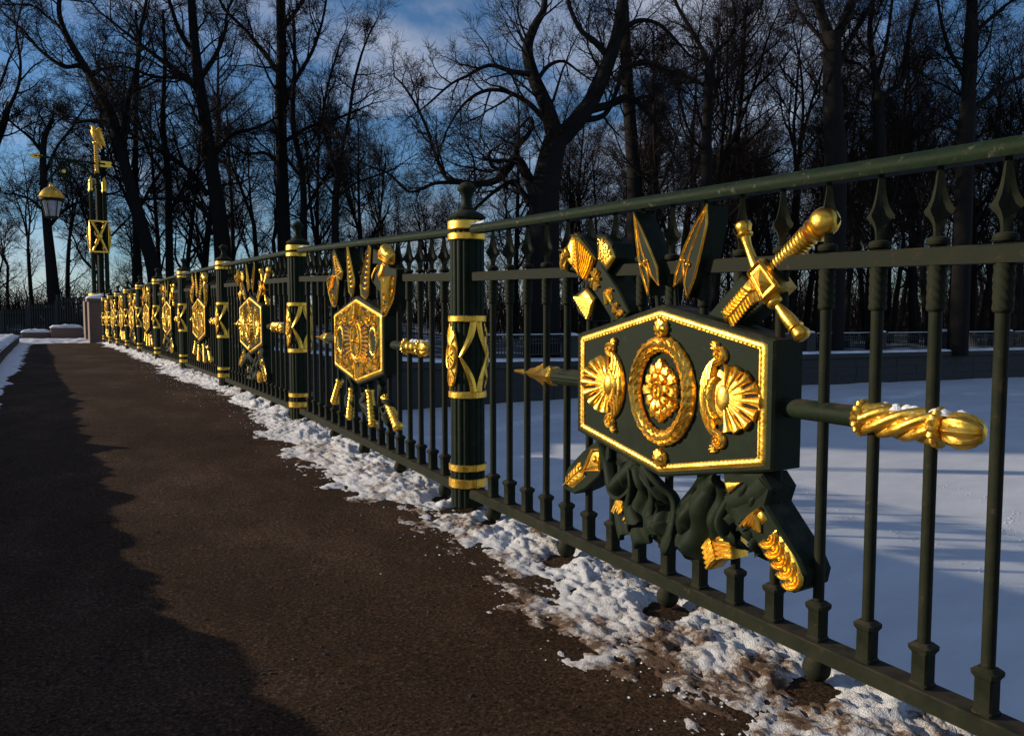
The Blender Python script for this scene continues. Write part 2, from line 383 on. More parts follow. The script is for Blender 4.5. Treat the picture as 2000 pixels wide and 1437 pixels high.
for k_ in range(1, 4):
    for i_ in range(0, 17, 4):
        fy = (POSTS[k_] + POSTS[k_ + 1]) / 2 + (8 - i_) * (POSTS[k_ + 1] - POSTS[k_]) / 19.4
        H -= .045 * np.exp(-((Y - fy + .015) ** 2 + (X + .02) ** 2) / .0035)
for fy in [a for a in POSTS]:   # scooped hollows round the post feet
    H -= .035 * np.exp(-((Y - fy) ** 2 + X ** 2) / .012)
Z = zb(Y) + GROUND + H
cover = np.interp(Y, [-1, 1.0, 2.0, 2.7, 3.4, 6, 24], [-.075, -.08, -.085, -.065, -.04, -.015, .03]) - .045 * (p <= 0) + (fbm(X * 3 + 4, Y * 1.7, 3) - .5) * .2 + (fbm(X * 9 + 14, Y * 5, 4, .6) - .5) * np.interp(Y, [-1, 2.4, 3.4, 24], [.52, .46, .2, .08])
tag(grid_obj('trodden_snow', X, Y, Z, 'sandsnow', cover=cover), 'ragged sandy snow trodden along the foot of the gilded railing', 'snow', kind='stuff')

# loose crumbs of snow and grit on the footway
rnd = random.Random(4); mb = MB()
def crumb(x, y, r):
    z = float(zb(y)) + GROUND
    vs = []
    for i in range(8):
        sx, sy, sz = (i & 1) * 2 - 1, (i >> 1 & 1) * 2 - 1, (i >> 2 & 1)
        vs.append((x + sx * r * rnd.uniform(.5, 1), y + sy * r * rnd.uniform(.5, 1), z - .001 + sz * r * rnd.uniform(.5, 1.1)))
    mb.add(vs, [(0, 1, 3, 2), (4, 6, 7, 5), (0, 4, 5, 1), (1, 5, 7, 3), (3, 7, 6, 2), (2, 6, 4, 0)])
for i in range(700):
    y = .5 + 11 * rnd.random() ** 2.2; x = -.20 - abs(rnd.gauss(0, .12)); 
    if x > -1.4: crumb(x, y, rnd.uniform(.001, .0036) * (1 + y * .04))
o = mb.build('snow_crumbs', 'snow', smooth=0); tag(o, 'loose white crumbs of snow scattered beside the snow strip', 'snow', kind='stuff')
mb = MB()
for i in range(1800):
    y = .7 + 14 * rnd.random() ** 2; x = rnd.uniform(-1.9, -.1); crumb(x, y, rnd.uniform(.0012, .0048))
o = mb.build('grit', 'dark_granite', smooth=0); tag(o, 'dark grit strewn over the brown footway', 'grit', kind='stuff')

# kerb of the roadway and the ploughed bank on it
kr = empty('kerb', (KERB_X, 10, float(zb(10)) + GROUND)); tag(kr, 'low granite kerb under the ploughed snow on the left', 'kerb')
y = -7.0; i = 0
while y < 23.6:
    z0 = float(zb(y)) + GROUND; z1 = float(zb(y + 1.4)) + GROUND; h = .20
    mb = MB(); mb.loft([[(-.24, y - 10 + .004, z0 - 10e-2), (0, y - 10 + .004, z0 - .1), (0, y - 10 + .004, z0 + h - .015), (-.015, y - 10 + .004, z0 + h), (-.24, y - 10 + .004, z0 + h)],
                        [(-.24, y - 10 + 1.396, z1 - .1), (0, y - 10 + 1.396, z1 - .1), (0, y - 10 + 1.396, z1 + h - .015), (-.015, y - 10 + 1.396, z1 + h), (-.24, y - 10 + 1.396, z1 + h)]])
    mb.build('kerb_stone', 'dark_granite', kr, (0, 0, -kr.location.z), smooth=0); y += 1.4
yy = np.arange(-7, 24.0, .045); xx = np.linspace(-3.5, KERB_X + .004, 46)
X, Y = np.meshgrid(xx, yy)
c = np.clip((KERB_X + .03 * (fbm(Y * 9, X * 0, 3) - .75) - X) / .14, 0, 1) ** .5
b_ = .240 + .02 * (fbm(Y * .8, X * 2, 3) - .5) * 2 + .028 * (fbm(Y * 7, X * 6, 4) - .5) * 2 + .030 * (fbm(Y * 19, X * 15, 3) - .5) * 2 + np.interp(Y, [-7, .8, 1.6, 2.2, 2.8, 3.4, 4], [.12, .115, .10, .075, .03, .006, 0])
b_ = b_ * (.72 + .28 * c) - .10 * np.clip((-2.5 - X), 0, 1)
for ly, lx, lh, ls in [(5.52, -2.05, .075, .05), (6.3, -2.03, .03, .06), (3.2, -2.1, .02, .12), (2.65, -2.05, .03, .2), (8.4, -2.0, .03, .1), (4.35, -2.05, .025, .08)]:
    b_ = b_ + lh * np.exp(-((Y - ly) ** 2 + (X - lx) ** 2) / ls ** 2)
Z = zb(Y) + GROUND + np.where(c <= 0, .19, b_)
tag(grid_obj('snow_bank', X, Y, Z, 'snow'), 'lumpy bank of ploughed snow on the kerb at the left edge', 'snow', kind='stuff')
# thin drift at the kerb's foot and across the end of the footway
yy = np.arange(2.5, 24.5, .07); xx = np.linspace(KERB_X - .01, -1.25, 40); X, Y = np.meshgrid(xx, yy)
s_ = X - KERB_X
H = .07 * np.clip(1 - s_ / np.interp(Y, [2.5, 8, 12, 24], [.12, .25, .34, .42]), 0, 1) + .05 * (fbm(X * 5, Y * 3.3, 4) - .5) * np.clip(1.3 - s_ * 1.6, 0, 1) - .030 + .035 * (fbm(X * 14, Y * 9, 5, .65) - .5)
H = np.where(s_ > .66, -.02, H)
tag(grid_obj('kerbside_drift', X, Y, zb(Y) + GROUND + H, 'snow'), 'thin shaded snow drifted at the foot of the left kerb', 'snow', kind='stuff')
xx = np.arange(-6, .4, .05); yy = np.arange(23.3, 25.9, .05); X, Y = np.meshgrid(xx, yy)
H = .10 * np.clip((Y - 23.7 + .5 * (fbm(X * 2, Y * 2, 3) - .5)) / .8, 0, 1) + .08 * (fbm(X * 4, Y * 4, 4) - .45) * np.clip((Y - 23.4) * 2, 0, 1) - .012
tag(grid_obj('end_drift', X, Y, zb(Y) + GROUND + H, 'snow'), 'snow lying across the far end of the footway', 'snow', kind='stuff')

# river
X, Y = np.meshgrid(np.linspace(-.0, 260, 60), np.linspace(-120, 130, 60))
tag(grid_obj('frozen_river', X, Y, X * 0 - 3.2, 'ice'), kind='structure')
# animal tracks and wind crust on the ice, a few dents
BANK = [(-70.0, 26.0), (-20.0, 26.0), (.55, 26.0)]
for px, dp in [(480, 27.5), (640, 29), (820, 31), (1000, 33.2), (1300, 37.6), (1600, 42), (2000, 47.5), (2600, 54), (3600, 64)]:
    q = survey(px, 620, dp); BANK.append((q.x, q.y))
bank_s = [0.0]
for a, b2 in zip(BANK[:-1], BANK[1:]): bank_s.append(bank_s[-1] + math.hypot(b2[0] - a[0], b2[1] - a[1]))
def bank_at(s):
    x = float(np.interp(s, bank_s, [q[0] for q in BANK])); y = float(np.interp(s, bank_s, [q[1] for q in BANK]))
    e = .3; x2 = float(np.interp(s + e, bank_s, [q[0] for q in BANK])); y2 = float(np.interp(s + e, bank_s, [q[1] for q in BANK]))
    return x, y, math.atan2(y2 - y, x2 - x)
S0 = bank_s[2]
def bank_z(s): return float(np.interp(s, [S0 - 1, S0 + .5, S0 + 12, S0 + 20], [.05, .0, -1.1, -1.25]))
# garden beyond the bank, out to the horizon
outs = [0, .6, 2, 5, 10, 18, 30, 50, 90, 180, 500, 1500]
ss = np.linspace(0, bank_s[-1], 90); ob = MB(); rows = []
for s in ss:
    x, y, a = bank_at(s); z = bank_z(s)
    rows.append([(x + .52 * o_, y + .854 * o_, z + (.0 if o_ < 1 else .12 * math.sin(s * .4 + o_))) for o_ in outs])
vs = [q for r in rows for q in r]; nn_ = len(outs)
fs = [(i * nn_ + j, (i + 1) * nn_ + j, (i + 1) * nn_ + j + 1, i * nn_ + j + 1) for i in range(len(rows) - 1) for j in range(nn_ - 1)]
ob.add(vs, fs); tag(ob.build('garden_ground', 'litter'), kind='structure')

# granite embankment wall in courses
w = empty('embankment_wall', (BANK[6][0], BANK[6][1], -3.2)); tag(w, 'dark granite embankment wall along the far side of the frozen river', 'wall')
blk = MB(); blk.box((-.742, -.0, -.242), (.742, .3, .242)); blkm = blk.mesh('granite_block', 'dark_granite', 0)
s = S0 + .2; rw = random.Random(8); back = MB(); k = 0
while s < bank_s[-1] - 2:
    x, y, a = bank_at(s + .75); zt = bank_z(s + .75)
    x0, y0, _ = bank_at(s); x1, y1, _ = bank_at(s + 1.5)
    nx_, ny_ = .52, .854
    back.loft([[(x0 + .04, y0 + .07, -3.4), (x0 + .04, y0 + .07, zt - .02), (x0 + .3, y0 + .5, zt - .02), (x0 + .3, y0 + .5, -3.4)], [(x1 + .04, y1 + .07, -3.4), (x1 + .04, y1 + .07, zt - .02), (x1 + .3, y1 + .5, zt - .02), (x1 + .3, y1 + .5, -3.4)]])
    if s < S0 + 66:
        zc = zt - .26 - .25
        row = 0
        while zc > -3.25:
            o = link_obj('granite_block', blkm, w, Vector((x + (.03 if row % 2 else 0), y + rw.uniform(-.012, .012), zc)) - w.location, a); row += 1; zc -= .49
        cb = MB(); cb.box((-.748, -.12, zt - .245), (.748, .55, zt + .02)); ob = cb.build('coping_stone', 'dark_granite', w, Vector((x, y, 0)) - w.location, 0, a)
    s += 1.5
o = back.build('wall_core', 'dark_granite', w, -w.location, 0)
# snow lying on the coping and the ledge at the waterline
ssn = np.arange(S0 + .2, bank_s[-1] - 3, .25); rows = []; led = []
for s in ssn:
    x, y, a = bank_at(s); zt = bank_z(s); e = .02 * math.sin(s * 5) + .03 * math.sin(s * 1.7)
    rows.append([(x - .1 * -math.sin(a) + .0, y - (.09 + e) * math.cos(a), zt + .022), (x, y - .02, zt + .10 + e), (x + .3, y + .45, zt + .13), (x + .75, y + 1.2, zt + .10), (x + 1.2, y + 1.9, zt + .03)])
ob = MB(); vs = [q for r in rows for q in r]; fs = [(i * 5 + j, (i + 1) * 5 + j, (i + 1) * 5 + j + 1, i * 5 + j + 1) for i in range(len(rows) - 1) for j in range(4)]
ob.add(vs, fs); tag(ob.build('coping_snow', 'snow'), 'blue shaded snow lying along the top of the far embankment wall', 'snow', kind='stuff')
nW = 26; Xs = np.zeros((len(ssn), nW)); Ys = Xs.copy(); Zs = Xs.copy()
for i, s in enumerate(ssn):
    x, y, a = bank_at(s); wd = 6.2 + 1.5 * math.sin(s * .33) + .7 * math.sin(s * 1.1 + 2)
    for j in range(nW):
        f_ = j / (nW - 1) * 9.0
        Xs[i, j] = x + .1 - .52 * f_; Ys[i, j] = y + .1 - .854 * f_
        Zs[i, j] = -2.93 - .03 * f_ if f_ < wd else -3.35
Zs += np.where(Zs > -3.3, .10 * (fbm(Xs * .9, Ys * .9, 4) - .5), 0)
tag(grid_obj('shore_ledge_snow', Xs, Ys, Zs, 'ice'), 'broken ledge of snow along the foot of the embankment wall', 'snow', kind='stuff')

# lattice fence with low granite piers on the embankment
bars = MB(); Ls = 4.6
k = 0
while .12 + k * .15 < Ls - .1:
    u = .12 + k * .15; bars.box((u - .016, -.016, .10), (u + .016, .016, 1.02)); k += 1
for z in (.12, .62, .80, 1.0): bars.box((.0, -.02, z - .018), (Ls, .02, z + .018))
k = 0
while .12 + k * .3 < Ls - .2:
    u = .12 + k * .3; bars.tube([(u, 0, .64), (u + .15, 0, .80), (u + .3, 0, .64)], .014, 4); k += 1
gr_m = bars.mesh('grille', 'black', 0)
pier = MB(); pier.box((-.3, -.3, 0), (.3, .3, .88)); pier.box((-.36, -.36, .88), (.36, .36, 1.06)); pier_m = pier.mesh('pier', 'dark_granite', 0)
cap = MB(); cap.lathe((0, 0, 1.06), (0, 0, 1), [(0, .40), (.06, .38), (.12, .2), (.13, .01)], 8); cap_m = cap.mesh('snow_cap', 'snow')
rail_m = MB(); rail_m.box((0, -.03, 1.02), (Ls, .03, 1.05)); rail_m = rail_m.mesh('snow_line', 'snow', 0)
s = S0 + 14; i = 0; tot = []
while s < S0 + 74:
    x, y, a = bank_at(s); zt = bank_z(s) + .1
    t = empty('garden_fence', (x + .62, y + 1.0, zt), a)
    link_obj('pier', pier_m, t); link_obj('snow_cap', cap_m, t); link_obj('grille', gr_m, t, (.32, 0, 0)); link_obj('snow_line', rail_m, t, (.32, 0, 0))
    tot.append(t); s += 5.2
for i, t in enumerate(tot):
    tag(t, 'black lattice fence section with granite pier, one of a run on the embankment wall', 'fence', 'lattice fence sections along the far embankment')

# animal tracks across the snowed ice
mb = MB(); rnd = random.Random(12)
for pl in ([(9, 3), (11.5, 7.2), (12.2, 9.5), (14.6, 13.6), (16, 18)], [(10.5, 1.5), (13.5, 6.8), (15.5, 8), (17.5, 12)], [(8, 6), (10, 9.6), (10.8, 13.5), (13, 19)]):
    q = smooth_path([(a, b2) for a, b2 in pl], 26)
    for i, (x, y) in enumerate(q):
        for s2 in ((-1,) if i % 2 else (1,)):
            x2, y2 = x + rnd.gauss(0, .05) + .08 * s2, y + rnd.gauss(0, .05) + .06 * (i % 2); r = rnd.uniform(.016, .036)
            vs = [(x2 + r * 1.5 * math.cos(a), y2 + r * math.sin(a), -3.21) for a in np.linspace(0, 2 * math.pi, 7)[:-1]] + [(x2 + r * .5 * math.cos(a), y2 + r * .4 * math.sin(a), -3.2 + r * rnd.uniform(.25, .5)) for a in np.linspace(0, 2 * math.pi, 7)[:-1]]
            mb.add(vs, [(k, (k + 1) % 6, 6 + (k + 1) % 6, 6 + k) for k in range(6)] + [tuple(range(6, 12))])
tag(mb.build('animal_tracks', 'ice'), 'lines of small animal tracks crossing the snow on the river', 'tracks', kind='stuff')

# ================================================================== THE GILDED RAILING
ART = {'hexA': [(0.0148, 0.8062), (0.404, 0.7139), (0.396, 0.3964), (0.0185, 0.3243), (-0.3776, 0.4192), (-0.3735, 0.7258)],
 'borderA': [(0.0153, 0.7815), (0.3794, 0.6904), (0.3744, 0.4207), (0.0128, 0.3506), (-0.3434, 0.4378), (-0.3394, 0.706)],
 'wreathA': [(0.0292, 0.7179), (0.151, 0.5889), (0.0297, 0.4184), (-0.1045, 0.573)],
 'rosA': [(0.0279, 0.6541), (0.1016, 0.5747), (0.0312, 0.4778), (-0.0498, 0.5661)],
 'budA': [(0.0301, 0.7515), (0.0225, 0.3921)],
 'palL': [(-0.3313, 0.5762), (-0.2, 0.5697), (-0.1171, 0.572), (-0.2194, 0.6425), (-0.2953, 0.6109), (-0.3009, 0.5299), (-0.2175, 0.5017), (-0.1592, 0.6606), (-0.1565, 0.473)],
 'palR': [(0.3669, 0.5592), (0.2471, 0.5702), (0.1582, 0.5759), (0.2731, 0.6304), (0.3382, 0.6158), (0.3485, 0.5199), (0.2722, 0.4949), (0.1992, 0.6622), (0.208, 0.4737)],
 'axe_shaft': [(-0.4772, 0.9252), (-0.4727, 0.9781), (-0.4488, 1.01), (-0.4113, 1.044), (-0.3744, 1.032), (-0.3161, 0.9832), (-0.247, 0.9159), (-0.1811, 0.8516), (-0.1317, 0.7862), (-0.164, 0.7601), (-0.2121, 0.7599), (-0.2797, 0.8282), (-0.3505, 0.8917), (-0.415, 0.922)],
 'axe_bu': [(-0.2923, 1.028), (-0.2484, 1.02), (-0.2152, 0.996), (-0.192, 0.9485), (-0.237, 0.9092), (-0.2845, 0.9415)],
 'axe_bl': [(-0.4124, 0.8392), (-0.3413, 0.8699), (-0.2901, 0.8311), (-0.3092, 0.7622), (-0.3357, 0.7594), (-0.3858, 0.7866)],
 'g_bu': [(-0.273, 1.016), (-0.2445, 1.013), (-0.2154, 0.9856), (-0.1955, 0.9496), (-0.2325, 0.9165), (-0.2764, 0.9486)],
 'g_bl': [(-0.3961, 0.8349), (-0.3364, 0.8631), (-0.2948, 0.8306), (-0.3091, 0.7808), (-0.3274, 0.7659), (-0.3727, 0.792)],
 'g_head': [(-0.3998, 1.041), (-0.3813, 1.026), (-0.3763, 0.982), (-0.3805, 0.9444), (-0.3942, 0.9289), (-0.4129, 0.9436), (-0.4318, 0.9475), (-0.4459, 0.9206), (-0.4653, 0.9272), (-0.4655, 0.9551), (-0.4541, 0.9877), (-0.4229, 1.013)],
 'g_neck': [(-0.3813, 1.028), (-0.2919, 0.9523), (-0.3349, 0.8883), (-0.3942, 0.9316)],
 'g_flow': [(-0.2929, 0.8892), (-0.2655, 0.888), (-0.2925, 0.8549)],
 'g_lily': [(-0.2568, 0.8616), (-0.2072, 0.8626), (-0.1907, 0.8315), (-0.1427, 0.7878), (-0.202, 0.7743), (-0.2394, 0.8118)],
 'dagL_o': [(-0.1128, 1.073), (-0.0861, 1.034), (-0.0415, 0.9624), (-0.0088, 0.908), (0.0003, 0.8603), (-0.0186, 0.8657), (-0.0366, 0.8856), (-0.0456, 0.8667), (-0.0464, 0.8331), (-0.0612, 0.8528), (-0.0803, 0.9021), (-0.0963, 0.9762)],
 'dagL_i': [(-0.1104, 1.068), (-0.093, 1), (-0.0738, 0.9503), (-0.0625, 0.9278)],
 'dagL_l1': [(-0.0568, 0.9323), (-0.0388, 0.8905), (-0.0059, 0.8615), (-0.0123, 0.9082), (-0.0415, 0.96), (-0.0823, 1.026), (-0.112, 1.073), (-0.1019, 1.001), (-0.0906, 0.9417), (-0.075, 0.8922), (-0.0479, 0.8341), (-0.0457, 0.8764), (-0.0586, 0.9107), (-0.0756, 0.9262)],
 'dagL_st': [(-0.0999, 0.8799), (-0.062, 0.8047)],
 'dagR_o': [(0.1734, 1.06), (0.1753, 1.029), (0.1589, 0.9562), (0.1389, 0.8911), (0.1181, 0.8426), (0.1065, 0.8239), (0.0958, 0.8501), (0.0921, 0.8707), (0.0762, 0.8599), (0.0566, 0.8537), (0.0613, 0.8858), (0.0813, 0.9304), (0.1241, 1.004)],
 'dagR_i': [(0.1717, 1.056), (0.1428, 0.9973), (0.116, 0.9461), (0.104, 0.9154)],
 'dagR_l1': [(0.0878, 0.9278), (0.0899, 0.8844), (0.0728, 0.8669), (0.0566, 0.8537), (0.0625, 0.8903), (0.0936, 0.9568), (0.1302, 1.012), (0.1734, 1.06), (0.1727, 1.012), (0.1531, 0.9434), (0.133, 0.878), (0.1065, 0.8248), (0.0955, 0.8615), (0.0981, 0.8931), (0.1104, 0.9105)],
 'dagR_st': [(0.0371, 0.8742), (0.0082, 0.8038)],
 'sw_axis': [(0.4925, 0.9752), (0.4409, 0.9492), (0.3525, 0.8853), (0.3196, 0.86), (0.291, 0.8317), (0.2145, 0.7615)],
 'sw_guard': [(0.2658, 0.9972), (0.2807, 0.9476), (0.3282, 0.8594), (0.368, 0.8091), (0.4088, 0.7664), (0.4433, 0.7329)],
 'sw_loz': [(0.3423, 0.9129), (0.4044, 0.8418), (0.3555, 0.8029), (0.3021, 0.8825)],
 'sw_bladeo': [(0.2815, 0.8759), (0.3671, 0.8111), (0.2737, 0.7512), (0.1693, 0.777)],
 'sw_bladeg': [(0.3086, 0.8659), (0.3389, 0.8114), (0.2594, 0.7584), (0.2251, 0.7682), (0.2333, 0.7876)],
 'spear': [(-0.8284, 0.585), (-0.6428, 0.577), (-0.5544, 0.5771), (-0.4418, 0.5705), (0.3816, 0.5463), (0.5801, 0.5465), (0.6048, 0.5437), (0.7633, 0.5417), (0.7816, 0.541), (0.8419, 0.539)],
 'scL_o': [(-0.2902, 0.3839), (-0.3636, 0.3381), (-0.4411, 0.274), (-0.4659, 0.2327), (-0.4584, 0.1969), (-0.4052, 0.1915), (-0.3456, 0.2186), (-0.2729, 0.2724), (-0.2193, 0.3404), (-0.22, 0.3936)],
 'scL_leaf': [(-0.4515, 0.2136), (-0.434, 0.2547), (-0.3693, 0.307), (-0.3564, 0.2836), (-0.3394, 0.2611), (-0.4072, 0.21)],
 'scL_tri': [(-0.3075, 0.3545), (-0.2675, 0.3604), (-0.2668, 0.2939), (-0.3521, 0.2792)],
 'scR_o': [(0.2433, 0.3727), (0.3677, 0.3944), (0.3966, 0.3617), (0.3837, 0.3211), (0.4806, 0.217), (0.4986, 0.1853), (0.4911, 0.1501), (0.4658, 0.1312), (0.4437, 0.1318), (0.363, 0.2122), (0.3081, 0.2497), (0.2528, 0.3056)],
 'scR_slot': [(0.3764, 0.228), (0.4123, 0.2712), (0.4672, 0.2215), (0.4874, 0.1903), (0.4819, 0.1593), (0.4606, 0.1473), (0.4426, 0.155)],
 'scR_leaf': [(0.322, 0.2733), (0.3646, 0.3157), (0.3888, 0.2885), (0.3519, 0.2491)],
 'scR_top': [(0.2511, 0.3544), (0.3146, 0.3661), (0.2674, 0.3253)],
 'dr1': [(-0.2599, 0.3836), (-0.2513, 0.3162), (-0.2043, 0.2465), (-0.1385, 0.297), (-0.0897, 0.3427)],
 'dr2': [(-0.1682, 0.3346), (-0.1382, 0.2781), (-0.1737, 0.2043), (-0.1218, 0.1396)],
 'dr3': [(-0.0967, 0.3416), (-0.0544, 0.2753), (-0.0805, 0.1961), (-0.0385, 0.132)],
 'dr4': [(-0.0689, 0.3278), (-0.0015, 0.281), (0.0249, 0.2461), (0.0134, 0.172), (-0.012, 0.1386)],
 'dr5': [(0.0055, 0.251), (-0.0195, 0.1869), (0.0267, 0.1483)],
 'dr6': [(0.2108, 0.3593), (0.1563, 0.3075), (0.111, 0.2471), (0.0881, 0.1898)],
 'dr7': [(0.222, 0.345), (0.1741, 0.2692), (0.147, 0.2039), (0.1132, 0.1396)],
 'dr8': [(0.2329, 0.3389), (0.2129, 0.2693), (0.2035, 0.2008)],
 'dr9': [(0.2649, 0.3208), (0.2401, 0.2589), (0.257, 0.214), (0.2879, 0.2256)],
 'dr10': [(0.3394, 0.359), (0.3064, 0.2975), (0.2927, 0.2388)],
 'dr11': [(0.3226, 0.246), (0.343, 0.2196), (0.3438, 0.1885)],
 'fr1': [(-0.2224, 0.1745), (-0.1926, 0.2197), (-0.1628, 0.2162), (-0.1843, 0.1634)],
 'fr2': [(-0.1731, 0.1563), (-0.1478, 0.1883), (-0.1182, 0.1405), (-0.1359, 0.1172)],
 'fr3': [(0.1707, 0.1674), (0.198, 0.1995), (0.2212, 0.1432), (0.189, 0.1049)],
 'fr4': [(0.2144, 0.2056), (0.2649, 0.2139), (0.2741, 0.1576), (0.224, 0.1398)],
 'hexB': [(0.0526, 0.8158), (0.417, 0.6841), (0.4164, 0.4033), (0.0331, 0.3292), (-0.3419, 0.4237), (-0.3269, 0.7404)],
 'borderB0': [(0.0513, 0.7813), (0.3655, 0.702)],
 'borderB1': [(0.4046, 0.4224), (0.0377, 0.3531), (-0.3087, 0.446)],
 'rosB': [(0.0365, 0.5798), (0.0963, 0.5812), (0.0394, 0.6564)],
 'ringBL': [(-0.194, 0.5855), (-0.1388, 0.5867), (-0.1968, 0.5207)],
 'ringBR': [(0.3084, 0.57), (0.3587, 0.5714), (0.3065, 0.5095)],
 'finL': [(-0.3443, 1.096), (-0.308, 1.061), (-0.2024, 0.949), (-0.2218, 0.9217), (-0.2656, 0.8992), (-0.3149, 0.7733), (-0.3726, 0.7638), (-0.4479, 0.8261), (-0.4966, 0.921), (-0.39, 0.9416), (-0.3612, 1.006), (-0.3839, 1.07)],
 'finL_net': [(-0.3181, 1.065), (-0.1941, 0.9484), (-0.2198, 0.9134), (-0.2927, 0.9369), (-0.338, 1.046)],
 'finL_sc': [(-0.2927, 0.9369), (-0.4412, 0.9228), (-0.4377, 0.8595), (-0.3702, 0.7699), (-0.3127, 0.7733), (-0.27, 0.887)],
 'dB1': [(-0.0998, 1.083), (-0.0045, 0.9081), (-0.0064, 0.8618), (-0.0309, 0.8081), (-0.0811, 0.8368), (-0.0995, 0.9516)],
 'dB2': [(0.2245, 1.067), (0.2391, 1.052), (0.2006, 0.8139), (0.1689, 0.7923), (0.1118, 0.8124), (0.0977, 0.8659), (0.1378, 0.947)],
 'finR': [(0.271, 1.046), (0.423, 0.9992), (0.4854, 0.9394), (0.5737, 0.9277), (0.5722, 0.8697), (0.5351, 0.7883), (0.4706, 0.7265), (0.3859, 0.6876), (0.3679, 0.72), (0.3518, 0.821), (0.2458, 0.8828), (0.3273, 0.9661), (0.2586, 0.9701)],
 'finR_head': [(0.4432, 1.06), (0.4977, 1.049), (0.55, 1.004), (0.5444, 0.9596), (0.5264, 0.9504), (0.4777, 0.981), (0.4227, 0.9933), (0.3952, 1.018)],
 'finR_leaf1': [(0.3397, 0.9616), (0.3246, 0.9408), (0.2793, 0.9068), (0.2685, 0.8781), (0.2542, 0.9006), (0.29, 0.9318)],
 'finR_leaf2': [(0.4065, 0.9683), (0.4247, 0.9531), (0.4047, 0.9082), (0.3565, 0.8818), (0.3429, 0.9075), (0.3772, 0.9345)],
 'finR_sc': [(0.395, 0.898), (0.567, 0.8869), (0.543, 0.8054), (0.4834, 0.7544), (0.4458, 0.716), (0.3895, 0.7091), (0.3968, 0.7983)],
 'h1': [(-0.3626, 0.3705), (-0.3579, 0.3196), (-0.4568, 0.1797)],
 'h2': [(-0.1301, 0.3312), (-0.1448, 0.2855), (-0.1842, 0.1105)],
 'h3': [(0.1142, 0.3445), (0.1242, 0.2986), (0.1752, 0.1092)],
 'h4': [(0.2715, 0.3476), (0.3446, 0.2842), (0.5233, 0.1361)],
 'rb1': [(-0.1737, 0.3787), (-0.1247, 0.3019), (-0.1931, 0.2335), (-0.156, 0.1742)],
 'rb2': [(0.0511, 0.3241), (0.0129, 0.278), (0.0727, 0.2574), (0.0469, 0.2121), (0.1276, 0.1396)],
 'rb3': [(0.2826, 0.3743), (0.2703, 0.3325), (0.3126, 0.2871), (0.2782, 0.2349), (0.3209, 0.2066)],
 'rb4': [(0.3546, 0.2586), (0.3961, 0.2386), (0.3526, 0.1938), (0.404, 0.1514)],
 'rb5': [(0.0749, 0.3174), (0.0973, 0.2809), (0.0479, 0.238), (0.1413, 0.1961), (0.1626, 0.1436)]}
